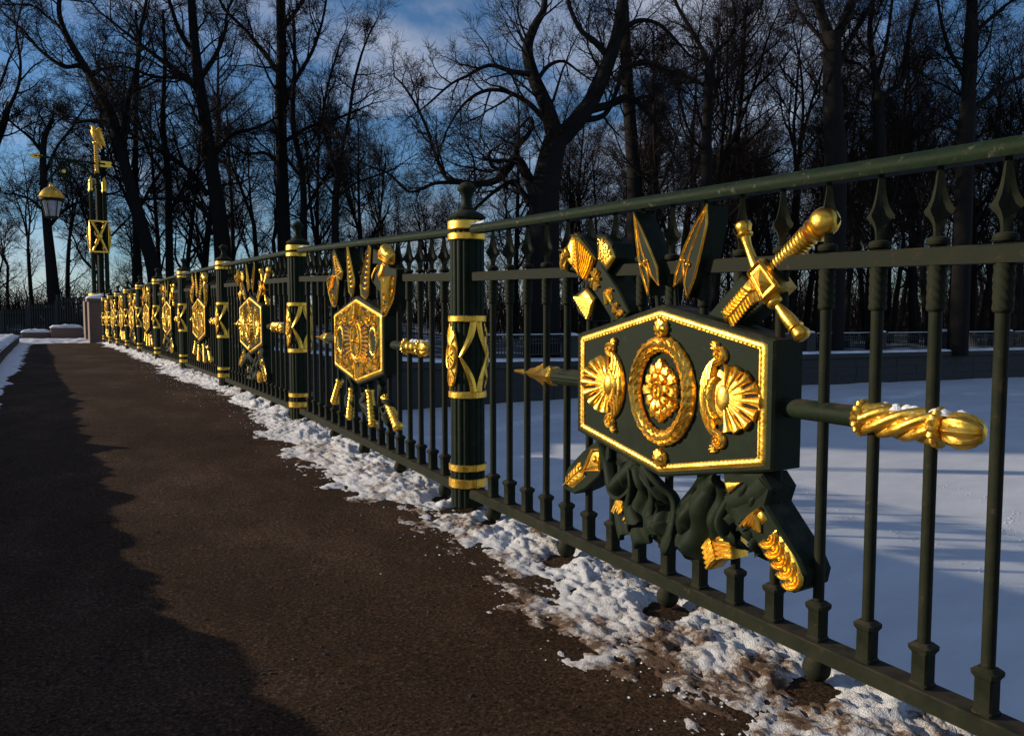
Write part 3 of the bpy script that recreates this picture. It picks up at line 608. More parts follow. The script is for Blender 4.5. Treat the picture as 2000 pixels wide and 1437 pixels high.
# ---- post
SH = .072
def make_post():
    root = empty('railing_post')
    m = MB(); n = 112; prof = []
    for z in (-.045, 1.145):
        ring = []
        for j in range(n):
            ph = 2 * math.pi * j / n; c = abs(math.sin(8 * ph)) ** .6
            r = SH * (.915 + .075 * c); ring.append((-r * math.cos(ph), -r * math.sin(ph), z))
        prof.append(ring)
    m.loft(prof); m.build('fluted_shaft', 'green', root, smooth=30)
    m = MB(); m.lathe((0, 0, 1.142), (0, 0, 1), [(0, .072), (.008, .078), (.016, .074), (.026, .062), (.034, .044), (.04, .034), (.043, .030)], 32, 12, .03); m.build('cap', 'green', root)
    m = MB(); m.lathe((0, 0, 1.183), (0, 0, 1), [(0, .033), (.006, .034), (.012, .026), (.02, .0215), (.04, .0205), (.058, .024), (.072, .031), (.079, .038), (.088, .041), (.093, .039), (.098, .030), (.108, .024), (.113, .012), (.114, .002)], 20); m.build('finial', 'green', root)
    def band(z0, z1, e=.007):
        m = MB(); r = SH + .001
        m.lathe((0, 0, z0), (0, 0, 1), [(0, r - .01), (0, r + e - .003), (.003, r + e), (z1 - z0 - .003, r + e), (z1 - z0, r + e - .003), (z1 - z0, r - .01)], 40, caps=False)
        for a in (math.pi / 2, -math.pi / 2):       # the clamp's closing lugs
            f = cyl_map(SH, a); m.prism([(-.004, z0 + .001), (.004, z0 + .001), (.004, z1 - .001), (-.004, z1 - .001)], 0, e + .004, .001, f)
        m.build('gilt_band', 'gold', root, smooth=30)
    for z0, z1 in ((1.100, 1.136), (1.058, 1.086), (.724, .750), (.410, .438), (.106, .134), (.036, .074)): band(z0, z1)
    for a in (0, math.pi):
        f = cyl_map(SH, a); m = MB(); zc = .581; hh = .143
        pts = []
        for i in range(28):
            t_ = 2 * math.pi * i / 28; y = math.sin(t_); x = math.cos(t_)
            pts.append((.036 * x * (1 - .12 * abs(y) ** 2) * (1 - .55 * abs(y) ** 6), zc + hh * y))
        m.pillow(pts, .0, .010, f, ((0, 0), (.08, .7), (.4, .95)))
        for sgn in (1, -1):
            for q in (-.62, -.34, 0, .34, .62):
                m.ridge([(q * .012, zc + sgn * .055), (q * .040, zc + sgn * .09), (q * .030, zc + sgn * (.137 - .05 * abs(q)))], lambda t_: .006 * (1 - .6 * t_) + .001, lambda t_: .010 - .004 * t_, .006, 3, fm=f)
        m.build('gilt_leaf', 'gold', root)
        m = MB(); 
        m.ridge([(.030 * math.cos(2 * math.pi * i / 28), zc + .050 * math.sin(2 * math.pi * i / 28)) for i in range(28)], .0055, .008, .009, 4, True, f)
        for i in range(10):
            an = 2 * math.pi * i / 10
            m.ridge([(.005 * math.cos(an), zc + .008 * math.sin(an)), (.016 * math.cos(an), zc + .027 * math.sin(an)), (.025 * math.cos(an), zc + .042 * math.sin(an))], lambda t_: .0022 + .0042 * math.sin(t_ * 2.6), .009, .008, 3, fm=f)
        m.dome(0, zc, .007, .010, .012, .009, f); m.build('rosette', 'gold', root)
    for a in (math.pi / 2, -math.pi / 2):
        f = cyl_map(SH, a)
        for sg in (1, -1):
            m = MB(); rings = []
            for i in range(25):
                t_ = i / 24; z = .724 - t_ * .286; cc = math.sin(math.pi * t_)
                ct = 1 - abs(2 * t_ - 1); cu = sg * (.0125 + .052 * ct ** 1.7); hw = .0065 + .006 * (1 - ct) ** 1.5 + .004 * math.sin(math.pi * ct)
                rings.append([f(cu - hw, z, .0), f(cu - hw, z, .007), f(cu, z, .011), f(cu + hw, z, .007), f(cu + hw, z, .0)])
            m.loft(rings, False, False); m.build('gilt_strap', 'gold', root, smooth=30)
    return root

# ---- bar
def bar_meshes():
    s_ = MB(); s_.lathe((0, 0, .10), (0, 0, 1), [(0, .0125), (.72, .0125)], 12); shaft = s_.mesh('bar', 'iron')
    s_ = MB()
    def sq(z, h, k=.78): return [(h * k, h, z), (h, h * k, z), (h, -h * k, z), (h * k, -h, z), (-h * k, -h, z), (-h, -h * k, z), (-h, h * k, z), (-h * k, h, z)]
    s_.loft([sq(.036, .0195), sq(.043, .0195), sq(.046, .0172), sq(.104, .0172), sq(.108, .019), sq(.113, .0225), sq(.121, .023), sq(.124, .019), sq(.128, .0145)]); sock = s_.mesh('socket', 'iron', 35)
    s_ = MB(); prof = [(0, .0125, 0)] + [(.004 + i * .0037, .0172, 1) for i in range(25)] + [(.097, .0165, 0)]
    s_.lathe((0, 0, .80), (0, 0, 1), prof, 24, 6, .075, 330); grip = s_.mesh('grip', 'iron', 60)
    s_ = MB(); s_.lathe((0, 0, .93), (0, 0, 1), [(0, .015), (.003, .0205), (.009, .0225), (.015, .0205), (.018, .013)], 16)
    rings = []
    for z, w_, i_ in [(.946, .011, .0095), (.958, .0105, .009), (.972, .0125, .0095), (.984, .019, .0105), (.993, .0285, .0112), (1.000, .0315, .0115), (1.006, .0265, .0112), (1.018, .0195, .0105), (1.034, .0145, .009), (1.055, .0105, .0072), (1.084, .0065, .005)]:
        ring = []
        for j in range(8):
            r = w_ if j % 2 == 0 else i_
            ring.append((r * math.cos(j * math.pi / 4), r * math.sin(j * math.pi / 4), z))
        rings.append(ring)
    s_.loft(rings); tip = s_.mesh('spear_head', 'iron', 25)
    return shaft, sock, grip, tip
BAR = bar_meshes()
allb = MB()
for me in BAR:
    allb.add([tuple(v.co) for v in me.vertices], [tuple(p_.vertices) for p_ in me.polygons])
BAR_ONE = allb.mesh('bar', 'iron', 35)
s_ = MB(); s_.lathe((0, 0, -.064), (0, 0, 1), [(.0, .004)] + [(.032 - .032 * math.cos(a * math.pi / 10), .032 * math.sin(a * math.pi / 10)) for a in range(1, 10)] + [(.064, .004)], 18); BALL = s_.mesh('ball_foot', 'iron')

# ---- pieces both trophies share
def gold_part(m, name, parent, smooth=50): return m.build(name, 'gold', parent, smooth=smooth)
def twisted(m, p0, p1, r, ribs=-5, pitch=60, n=24, k=26, amp=.13, taper=1.0):
    p0, p1 = Vector(p0), Vector(p1); L = (p1 - p0).length
    prof = [(L * i / k, r * (1 + (taper - 1) * i / k)) for i in range(k + 1)]
    m.lathe(p0, p1 - p0, prof, n, ribs, amp, pitch)
def hex_plate(poly, parent):
    m = MB(); m.prism(poly, -.05, .05, .006); return m.build('shield', 'green', parent, smooth=20)
def border(poly, parent, w=.0115):
    m = MB(); pts = []
    n = len(poly)
    for i in range(n):
        a, b2 = poly[i], poly[(i + 1) % n]; k = max(4, int(math.hypot(b2[0] - a[0], b2[1] - a[1]) / .007))
        for j in range(k):
            pts.append((a[0] + (b2[0] - a[0]) * j / k, a[1] + (b2[1] - a[1]) * j / k))
    m.ridge(pts, w, .008, .049, 4, True, tex=lambda i: 1.0 if i % 2 else .62)
    m.ridge([(p[0] * .972 + .0003, .565 + (p[1] - .565) * .972) for p in pts[::2]], .003, .006, .049, 3, True)
    return gold_part(m, 'gilt_border', parent)
def spear_across(parent, twisty):
    t = empty('spear', (0, 0, 0)); t.parent = parent
    zc = .565
    def P3(u): return (0, -u, zc - .02 * (u + .3) * .6)
    m = MB(); m.tube([P3(-.60), P3(-.35), P3(.35), P3(.60)], [.024, .024, .024, .024], 16); o = m.build('shaft', 'green', parent)
    o.name = 'spear_shaft'
    bpy.data.objects.remove(t)
    so = o
    m = MB(); rings = []      # four-sided flared head
    for u, w_, i_ in [(-.835, .005, .005), (-.76, .012, .009), (-.70, .021, .014), (-.66, .034, .020), (-.645, .042, .023), (-.63, .039, .023), (-.60, .031, .022), (-.575, .028, .022)]:
        c = P3(u); rings.append([(c[0] + (w_ if j % 2 == 0 else i_) * math.cos(j * math.pi / 4), c[1], c[2] + (w_ if j % 2 == 0 else i_) * math.sin(j * math.pi / 4)) for j in range(8)])
    m.loft(rings); m.lathe(P3(-.578), (0, -1, 0), [(-.012, .024), (-.008, .032), (.0, .035), (.008, .032), (.012, .024)], 20, 14, .06)
    gold_part(m, 'spear_head', so, 25)
    m = MB(); m.lathe(P3(-.56), (0, -1, 0), [(i * .006, .028, 1 if i % 2 else .2) for i in range(31)], 32, 16, .06); m.build('knurled_grip', 'green', so)
    m = MB(); ur, ue = .60, .765
    m.lathe(P3(ur), (0, -1, 0), [(-.014, .024), (-.009, .035), (0, .040), (.009, .035), (.014, .024)], 36, 18, .07)
    if twisty: twisted(m, P3(ur + .012), P3(ue), .031, -6, 62, 72, 44, .22)
    else:
        m.lathe(P3(ur + .012), (0, -1, 0), [(i * .0051, .029 + .004 * math.sin(i * 1.9)) for i in range(31)], 24)
    m.lathe(P3(ue), (0, -1, 0), [(-.014, .024), (-.008, .036), (.002, .041), (.010, .036), (.014, .024)], 36, 18, .06)
    m.lathe(P3(ue + .015), (0, -1, 0), [(-.006, .018), (.006, .029), (.022, .034), (.042, .033), (.06, .026), (.070, .015), (.073, .003)], 36, 9, .10)
    gold_part(m, 'twisted_pommel', so)
    m = MB(); rr = random.Random(2)    # snow lodged on the pommel
    for i in range(9):
        u = .63 + .022 * i + rr.uniform(-.01, .01); c = P3(u)
        m.lathe((rr.uniform(-.012, .012), c[1], c[2] + .026), (0, 0, 1), [(0, .015 + rr.random() * .008), (.006, .014), (.011, .008), (.013, .001)], 7)
    m.build('lodged_snow', 'snow', so)
    return so
def fold(m, path, w, h, d=.012):
    """a strip of heavy cloth: pleated across, flaring to a cut hem"""
    P_ = [Vector(q) for q in smooth_path(path, 6)]; N = len(P_); ph = 7.3 * path[0][0] + 3.1 * path[-1][1] * 9; rings = []
    for i in range(N):
        t_ = i / (N - 1); tn = (P_[min(i + 1, N - 1)] - P_[max(i - 1, 0)]); tn.normalize(); nn = Vector((-tn.y, tn.x))
        ww = w * (.62 + .62 * t_ + .16 * math.sin(5 * t_ + ph)); fr = []; bk = []
        for j in range(13):
            s2 = j / 6 - 1; q = P_[i] + nn * (ww * s2) + tn * (.008 * math.sin(6 * s2 + ph) * (t_ > .9))
            pl = abs(math.sin(1.45 * s2 + ph + .9 * t_ * math.sin(ph * 3))) ** .8
            dd = d + h * (.30 + .75 * pl) * (1 - .35 * s2 * s2) + .010 * math.sin(9 * t_ + ph * 2)
            fr.append(flat(q.x, q.y, dd)); bk.append(flat(q.x, q.y, dd - .012 - h * .25 * pl))
        rings.append(fr + bk[::-1])
    m.loft(rings)

# ---- trophy of axe, sword and palmettes
def trophy_a(root):
    cu = .012
    hexp = [(cu, .806), (cu + .389, .719), (cu + .389, .406), (cu, .324), (cu - .389, .406), (cu - .389, .719)]
    sh = hex_plate(hexp, root)
    border([(cu, .781), (cu + .359, .701), (cu + .359, .425), (cu, .349), (cu - .359, .425), (cu - .359, .701)], sh)
    # oval laurel wreath
    m = MB(); a_, b2 = .108, .131; c0 = (cu + .010, .568); N = 60
    pts = [(c0[0] + a_ * math.cos(2 * math.pi * i / N), c0[1] + b2 * math.sin(2 * math.pi * i / N)) for i in range(N)]
    m.ridge(pts, .0205, .024, .048, 8, True)
    rr = random.Random(3)
    for i in range(0, 30):
        an = math.pi / 2 + (i // 2 + .5) / 15 * 2 * math.pi * .5 * (1 if i % 2 else -1) * 1.0
        for off, tw in ((-.012, -1), (.010, 1), (0, 0)):
            dr = -1 if i % 2 else 1       # leaves climb both sides towards the bottom clasp
            p = []
            for k in range(4):
                aa = an + dr * -(k - 1.5) * .105; rr2 = off + tw * .007 * (1 - abs(k - 1.5)) * .6 + rr.uniform(-.0025, .0025)
                p.append((c0[0] + (a_ + rr2) * math.cos(aa), c0[1] + (b2 + rr2) * math.sin(aa)))
            m.ridge(p, lambda t_: .0012 + .0100 * math.sin(math.pi * t_), lambda t_: .009 + .007 * t_, .064 if tw == 0 else .056, 4)
    gold_part(m, 'wreath', sh)
    # acanthus rosette
    m = MB(); m.dome(c0[0], c0[1], .060, .078, .010, .049, n=20)
    for lay, (rs, wd, hd, cnt, ph) in enumerate([(1.0, .0145, .020, 12, 0), (.68, .0125, .028, 9, .3)]):
        for i in range(cnt):
            an = 2 * math.pi * (i + ph) / cnt; L = rs * (1 + .07 * math.sin(i * 2.4))
            for dd in (-.13, 0, .13):
                m.ridge([(c0[0] + .066 * L * q * math.cos(an + dd * q), c0[1] + .084 * L * q * math.sin(an + dd * q)) for q in (.22, .45, .68, .88, 1.0 - .06 * abs(dd) * 8)],
                        lambda t_: wd * .42 * (.4 + .9 * math.sin(2.6 * t_)) + .001, lambda t_: hd * (.5 + .6 * math.sin(2.7 * t_)), .049 + .003 * lay, 3)
    m.ridge([(c0[0] + .017 * math.cos(2 * math.pi * i / 18), c0[1] + .023 * math.sin(2 * math.pi * i / 18)) for i in range(18)], .005, .012, .066, 4, True)
    m.dome(c0[0], c0[1], .010, .016, .020, .060); gold_part(m, 'rosette', sh)
    for vv in (.742, .381):
        m = MB(); m.dome(cu + .010, vv, .021, .027, .026, .048, n=24, ribs=8, amp=.06)
        for i in range(8):
            an = 2 * math.pi * i / 8
            m.ridge([(cu + .010 + .019 * q * math.cos(an), vv + .025 * q * math.sin(an)) for q in (.2, .6, .98)], lambda t_: .002 + .0055 * t_, lambda t_: .009 - .004 * t_, .066 - .002, 3)
        gold_part(m, 'bud', sh)
    # palmettes
    for sg, ox, sc_ in ((-1, -.212, 1.0), (1, .246, 1.0)):
        m = MB(); cx, cy = ox, .568
        nl = 9
        for i in range(nl):
            an = (i / (nl - 1) - .5) * 2.75; Lr = (.126 - .030 * abs(i / (nl - 1) - .5) * 2 ** 1.0) * sc_
            bx_, by_ = sg * math.cos(an), math.sin(an)
            p = [(cx + bx_ * q * Lr, cy + by_ * q * Lr * .78 + .012 * (by_) * q) for q in (.18, .4, .62, .80, .92, .98, 1.0)]
            m.ridge(p, lambda t_: (.0022 + .0165 * min(1, t_ * 1.25) ** 1.2) * (1 if t_ < .8 else math.sqrt(max(.03, 1 - ((t_ - .8) / .21) ** 2))), lambda t_: (.006 + .0135 * t_) * (1 if t_ < .85 else .8), .049, 8)
        m.dome(cx, cy, .026, .038, .014, .049, n=16); m.dome(cx - sg * .020, cy, .046, .074, .008, .049, n=18); m.pillow([(cx + sg * .070 * math.cos(a_), cy + .066 * math.sin(a_)) for a_ in np.linspace(-1.4, 1.4, 14)], .049, .006)
        # acanthus crescent with volutes
        def cr_pt(a2, k=1.0): return (cx - sg * (.002 + .060 * k * math.cos(a2)), cy + math.sin(a2) * .090 * k)
        for k_, wd, hh in ((1.0, .0105, .015), (.80, .0100, .018), (.58, .0090, .015)):
            m.ridge([cr_pt(q, k_) for q in np.linspace(-1.22, 1.22, 17)], lambda t_: .0025 + wd * math.sin(math.pi * t_) ** .8, lambda t_: .006 + hh * math.sin(math.pi * t_), .049, 6)
        for q in (-1.0, -.72, -.45, -.2, .2, .45, .72, 1.0):
            s2 = 1 if q > 0 else -1
            m.ridge([cr_pt(q - .22 * s2, .74), cr_pt(q, .95), cr_pt(q + .16 * s2, 1.12), cr_pt(q + .34 * s2, 1.16)], lambda t_: .0025 + .0070 * math.sin(math.pi * min(1, .15 + t_ * .9)), lambda t_: .020 - .009 * t_, .052, 5)
            m.ridge([cr_pt(q - .10 * s2, .66), cr_pt(q + .08 * s2, .60), cr_pt(q + .26 * s2, .62)], lambda t_: .002 + .0060 * math.sin(math.pi * t_), .021, .050, 5)
        for s2 in (1, -1):
            vx, vy = cx - sg * .012, cy + s2 * .110
            sp = spiral(vx, vy, .019, .005, (-math.pi / 2) * s2 + (.5 if sg > 0 else -.5) * s2, 1.35 * s2 * sg, 20)
            m.ridge([cr_pt(1.0 * s2), (cx - sg * .030, cy + s2 * .084)] + sp, lambda t_: .0085 - .0050 * t_, lambda t_: .015 + .006 * t_, .049, 6)
            m.dome(vx, vy, .0075, .0085, .026, .049)
            for w_ in (-.5, .1, .7):
                m.ridge([(vx - sg * .006, vy + s2 * .006), (vx - sg * .014 * math.cos(w_), vy + s2 * (.014 + .012 * math.sin(w_ + .6))), (vx - sg * .026 * math.cos(w_), vy + s2 * (.014 + .018 * math.sin(w_ + .6)))], lambda t_: .003 + .006 * math.sin(math.pi * t_), .014, .049, 5)
        gold_part(m, 'palmette', sh)
    # eagle-headed axe
    m = MB()
    m.prism(ART['axe_shaft'], -.042, .042, .004); ax = m.build('battle_axe', 'green', root, smooth=20)
    for k in ('axe_bu', 'axe_bl'):
        m = MB(); m.prism(ART[k], -.036, .0435, .004); m.build('axe_blade', 'green', ax, smooth=20)
    for k in ('g_bu', 'g_bl'):
        m = MB(); P_ = ART[k]; m.pillow(P_, .043, .010); n_ = len(P_); cu_, cv_ = sum(p[0] for p in P_) / n_, sum(p[1] for p in P_) / n_
        rr = random.Random(5)
        if k == 'g_bu':
            for i in range(46):
                a = rr.random(); j = rr.randrange(n_); q = rr.random(); e = (P_[j][0] * (1 - q) + P_[j - 1][0] * q, P_[j][1] * (1 - q) + P_[j - 1][1] * q)
                a = a ** .5 * .85; m.dome(cu_ + (e[0] - cu_) * a, cv_ + (e[1] - cv_) * a, .0052, .0052, .0065, .050, n=6)
        else:
            tip = P_[2]
            for i in range(9):
                q = i / 8; e = ((P_[0][0] * (1 - q) + P_[4][0] * q), (P_[0][1] * (1 - q) + P_[4][1] * q))
                m.ridge([(tip[0] + (e[0] - tip[0]) * w_, tip[1] + (e[1] - tip[1]) * w_) for w_ in (.12, .4, .7, .96)], lambda t_: .002 + .0035 * t_, .006, .050, 3, tex=lambda i_: 1 if i_ % 2 else .6)
        gold_part(m, 'gilt_blade_inlay', ax)
    m = MB()            # eagle head: skull, brow, hooked beak, neck feathers
    m.pillow(ART['g_head'], .040, .020)
    m.tube([flat(-.418, .985, .052), flat(-.438, .968, .056), flat(-.455, .945, .054), flat(-.462, .926, .050)], [.020, .016, .010, .004], 8)
    m.ridge([(-.452, .990), (-.430, .985), (-.412, .966)], lambda t_: .004 + .003 * t_, .012, .062, 4); m.dome(-.432, .972, .006, .005, .012, .064)
    for i in range(9):
        t_ = i / 8; a = (-.398 + .012 * t_, 1.034 - .10 * t_); m.ridge([a, (a[0] + .018, a[1] - .012), (a[0] + .026, a[1] - .030)], lambda q: .002 + .005 * math.sin(math.pi * q), .014, .050, 4)
    P_ = ART['g_neck']; m.pillow(P_, .042, .010)
    for i in range(9):
        q = (i + .5) / 9; a = (P_[0][0] + (P_[1][0] - P_[0][0]) * q, P_[0][1] + (P_[1][1] - P_[0][1]) * q); e = (P_[3][0] + (P_[2][0] - P_[3][0]) * q, P_[3][1] + (P_[2][1] - P_[3][1]) * q)
        m.ridge([a, ((a[0] + e[0]) / 2 + .006, (a[1] + e[1]) / 2), e], .0042, .010, .050, 4)
    gold_part(m, 'eagle_head', ax)
    m = MB(); c, e1, e2 = ART['g_flow']
    for i in range(8):
        an = 2 * math.pi * i / 8
        m.ridge([(c[0] + q * .026 * math.cos(an), c[1] + q * .034 * math.sin(an)) for q in (.2, .55, 1)], lambda t_: .002 + .0055 * math.sin(2.4 * t_), .010, .042, 4)
    m.dome(c[0], c[1], .008, .009, .016, .042); gold_part(m, 'flower', ax)
    m = MB(); L = ART['g_lily']
    m.ridge([(-.245, .850), (-.225, .825), (-.185, .790), (-.165, .776)], .0045, .008, .042, 4)
    for a, b3 in (((-.240, .852), (-.205, .852)), ((-.246, .846), (-.238, .812)), ((-.235, .845), (-.212, .825)), ((-.205, .806), (-.178, .808)), ((-.200, .802), (-.204, .780)), ((-.180, .788), (-.152, .786)), ((-.178, .784), (-.186, .769))):
        m.ridge([a, ((a[0] + b3[0]) / 2 + .003, (a[1] + b3[1]) / 2 + .003), b3], lambda t_: .003 + .006 * math.sin(math.pi * t_), .010, .042, 4)
    gold_part(m, 'lily', ax)
    # two open-work spear blades
    for k, kn in (('dagL', [(-.058, .930), (-.075, .922)]), ('dagR', [(.089, .924), (.109, .912)])):
        m = MB(); m.prism(ART[k + '_o'], -.03, .044, .003); dg = m.build('blade', 'green', root, smooth=20)
        m = MB(); m.ridge(ART[k + '_l1'], .0034, .006, .043, 4, True); m.ridge(smooth_path(ART[k + '_i'], 4), .0028, .005, .043, 4)
        for u, v in kn: m.dome(u, v, .008, .008, .012, .043)
        gold_part(m, 'gilt_outline', dg)
        p = ART[k + '_st']; sgn = 1 if k == 'dagL' else -1
        m = MB(); m.tube([flat(p[0][0] + .03 * sgn, p[0][1] + .04, 0), flat(p[1][0] + .015, p[1][1] - .05, 0)], [.0085, .0085], 8); m.build('staff', 'green', dg)
    # sword
    Ax = ART['sw_axis']; G = ART['sw_guard']
    m = MB(); m.prism(ART['sw_bladeo'], -.036, .034, .004); sw = m.build('sword', 'green', root, smooth=20)
    m = MB(); P_ = ART['sw_bladeg']; m.pillow(P_, .034, .010)
    a, b3 = (.3237, .8387), (.243, .763); d_ = Vector((b3[0] - a[0], b3[1] - a[1])); nn = Vector((-d_.y, d_.x)).normalized()
    m.ridge([a, b3], .0045, .016, .034, 4)
    for i in range(9):
        q = .1 + .85 * i / 9; c = Vector(a) + d_ * q
        for s2 in (1, -1):
            e = c + nn * s2 * .026 + d_ * .09; m.ridge([tuple(c), tuple((c + e) / 2 + d_ * .02), tuple(e)], lambda t_: .002 + .005 * math.sin(2.5 * t_), .010, .038, 4)
    gold_part(m, 'leafy_scabbard', sw)
    m = MB(); twisted(m, flat(.352, .888, .0), flat(.452, .962, .0), .019, -2, 300, 20, 110, .13, 1.25)
    gold_part(m, 'sword_grip', sw)
    m = MB(); c = Vector(flat(.487, .984, 0)); dv = Vector((0, -.1, .074)).normalized()
    m.lathe(c - dv * .034, dv, [(.0, .020), (.004, .030), (.009, .032), (.013, .027)] + [(.038 - .034 * math.cos(a_), .034 * math.sin(a_)) for a_ in np.linspace(.75, 3.1, 12)], 24); gold_part(m, 'sword_pommel', sw)
    m = MB(); pts = smooth_path([flat(u, v, .012) for u, v in G], 5); L = len(pts)
    def gr(i):
        t_ = abs(i / (L - 1) - .42) / .58
        return .0135 + .0035 * math.cos(t_ * 9)
    m.tube(pts, [gr(i) for i in range(L)], 16)
    for idx, sgn in ((0, -1), (-1, 1)):
        p = Vector(pts[idx]); d2 = (p - Vector(pts[3 if idx == 0 else -4])).normalized()
        m.lathe(p - d2 * .028, d2, [(0, .013), (.004, .019), (.009, .020), (.013, .016), (.020, .018), (.030, .021), (.038, .018), (.042, .009), (.043, .002)], 18)
    for q in (.36, .60):
        p = Vector(pts[int(q * (L - 1))]); d2 = (Vector(pts[int(q * (L - 1)) + 1]) - p).normalized(); m.lathe(p - d2 * .012, d2, [(0, .015), (.005, .020), (.012, .022), (.019, .020), (.024, .015)], 18)
    gold_part(m, 'cross_guard', sw)
    m = MB(); P_ = ART['sw_loz']
    m.prism(P_, -.02, .042, .004); cu_, cv_ = sum(p[0] for p in P_) / 4, sum(p[1] for p in P_) / 4
    sc1 = [(cu_ + (u - cu_) * .84, cv_ + (v - cv_) * .84) for u, v in P_]; m.ridge([tuple(Vector(sc1[i]) * (1 - j / 6) + Vector(sc1[(i + 1) % 4]) * (j / 6)) for i in range(4) for j in range(6)], .0035, .006, .042, 4, True)
    m.pillow([(cu_ + (u - cu_) * .66, cv_ + (v - cv_) * .66) for u, v in P_], .041, .013, lv=((0, 0), (.02, .03)))
    gold_part(m, 'guard_boss', sw, 15)
    # scabbard ends and ribbons below
    m = MB(); m.prism(ART['scL_o'], -.035, .040, .005); sl = m.build('scabbard', 'green', root, smooth=20); tag(sl, 'short scabbard end with gilt leaf')
    m = MB(); P_ = ART['scL_leaf']; m.pillow(P_, .039, .009)
    m.ridge([P_[0], (-.40, .255), P_[3]], .003, .014, .04, 3)
    for i in range(5):
        q = .15 + .17 * i; c = Vector(P_[0]).lerp(Vector(P_[3]), q)
        for s2 in (1, -1): m.ridge([tuple(c), tuple(c + Vector((.002, .030) if s2 > 0 else (.030, -.002)) * (.6 + .5 * q))], .004, .009, .042, 3)
    P_ = ART['scL_tri']; m.ridge([tuple(Vector(P_[i]).lerp(Vector(P_[(i + 1) % 4]), j / 6)) for i in range(4) for j in range(6)], .0042, .008, .039, 4, True)
    m.pillow([(p[0] * .8 + -.295 * .2, p[1] * .8 + .318 * .2) for p in P_], .0385, .004); m.dome(-.287, .325, .012, .014, .012, .04); gold_part(m, 'gilt_leaf', sl)
    m = MB(); m.prism(ART['scR_o'], -.045, .048, .006); sr = m.build('scabbard', 'green', root, smooth=20); tag(sr, 'broad scabbard end with gilt scale inlay')
    m = MB(); P_ = ART['scR_slot']; m.pillow(P_, .047, .004)
    for i in range(5):
        q = i / 4.4; c = Vector((.392, .246)).lerp(Vector((.468, .158)), q); d2 = Vector((.076, -.088)).normalized(); nn = Vector((-d2.y, d2.x))
        for rr_ in (.030, .022, .012):
            m.ridge([tuple(c + nn * rr_ * math.sin(a_) + d2 * rr_ * .85 * math.cos(a_)) for a_ in np.linspace(-1.55, 1.55, 11)], .0048, lambda t_, rr_=rr_: .012 - .1 * (rr_ - .012), .047, 4)
    P_ = ART['scR_leaf']; m.pillow(P_, .047, .006)
    for i in range(5): m.ridge([(.370 - .006 * i, .312 - .004 * i), (.352 + .006 * (i - 2), .285), (.340 + .014 * (i - 2), .262 - .004 * abs(i - 2))], lambda t_: .004 + .003 * math.sin(3 * t_), .012, .049, 4)
    m.pillow(ART['scR_top'], .047, .008); gold_part(m, 'gilt_inlay', sr)
    m = MB(); m.ridge(smooth_path([(.262, .300), (.300, .322), (.345, .345), (.372, .375)], 4), .034, .022, .03, 6)
    m.ridge(smooth_path([(.262, .300), (.29, .285), (.31, .270)], 4), .030, .020, .03, 6); m.build('scabbard_sleeve', 'green', sr)
    m = MB(); hs = {'dr1': .040, 'dr2': .042, 'dr3': .050, 'dr4': .040, 'dr5': .030}
    for k, w_ in hs.items(): fold(m, ART[k], w_, .040)
    m.ridge(smooth_path([(-.26, .375), (-.18, .33), (-.10, .28), (-.02, .22)], 5), .05, .022, .0, 6)
    rb = m.build('ribbon', 'green', root, smooth=70); tag(rb, 'knotted ribbon hanging under the left of the shield')
    m = MB()
    for k in ('fr1', 'fr2'):
        P_ = ART[k]; m.prism(P_, -.008, .030, .004)
        for i in range(4): m.ridge([tuple(Vector(P_[1]).lerp(Vector(P_[2]), (i + .5) / 4)), tuple(Vector(P_[0]).lerp(Vector(P_[3]), (i + .5) / 4))], .005, .006, .029, 3)
    gold_part(m, 'gilt_fringe', rb)
    m = MB()
    for k, w_ in {'dr6': .040, 'dr7': .050, 'dr8': .044, 'dr9': .034, 'dr10': .040, 'dr11': .026}.items(): fold(m, ART[k], w_, .042)
    m.ridge(smooth_path([(.10, .20), (.17, .24), (.24, .26), (.30, .25)], 5), .042, .030, .0, 6)
    rb = m.build('ribbon', 'green', root, smooth=70); tag(rb, 'knotted ribbon hanging under the right of the shield')
    m = MB()
    for k in ('fr3', 'fr4'):
        P_ = ART[k]; m.prism(P_, -.02, .040, .004)
        for i in range(5): m.ridge([tuple(Vector(P_[1]).lerp(Vector(P_[2]), (i + .5) / 5)), tuple((Vector(P_[1]).lerp(Vector(P_[2]), (i + .5) / 5) + Vector(P_[0]).lerp(Vector(P_[3]), (i + .5) / 5)) / 2 + Vector((0, .004))), tuple(Vector(P_[0]).lerp(Vector(P_[3]), (i + .5) / 5))], .0055, .006, .039, 3)
    gold_part(m, 'gilt_fringe', rb)
    spear_across(root, True)

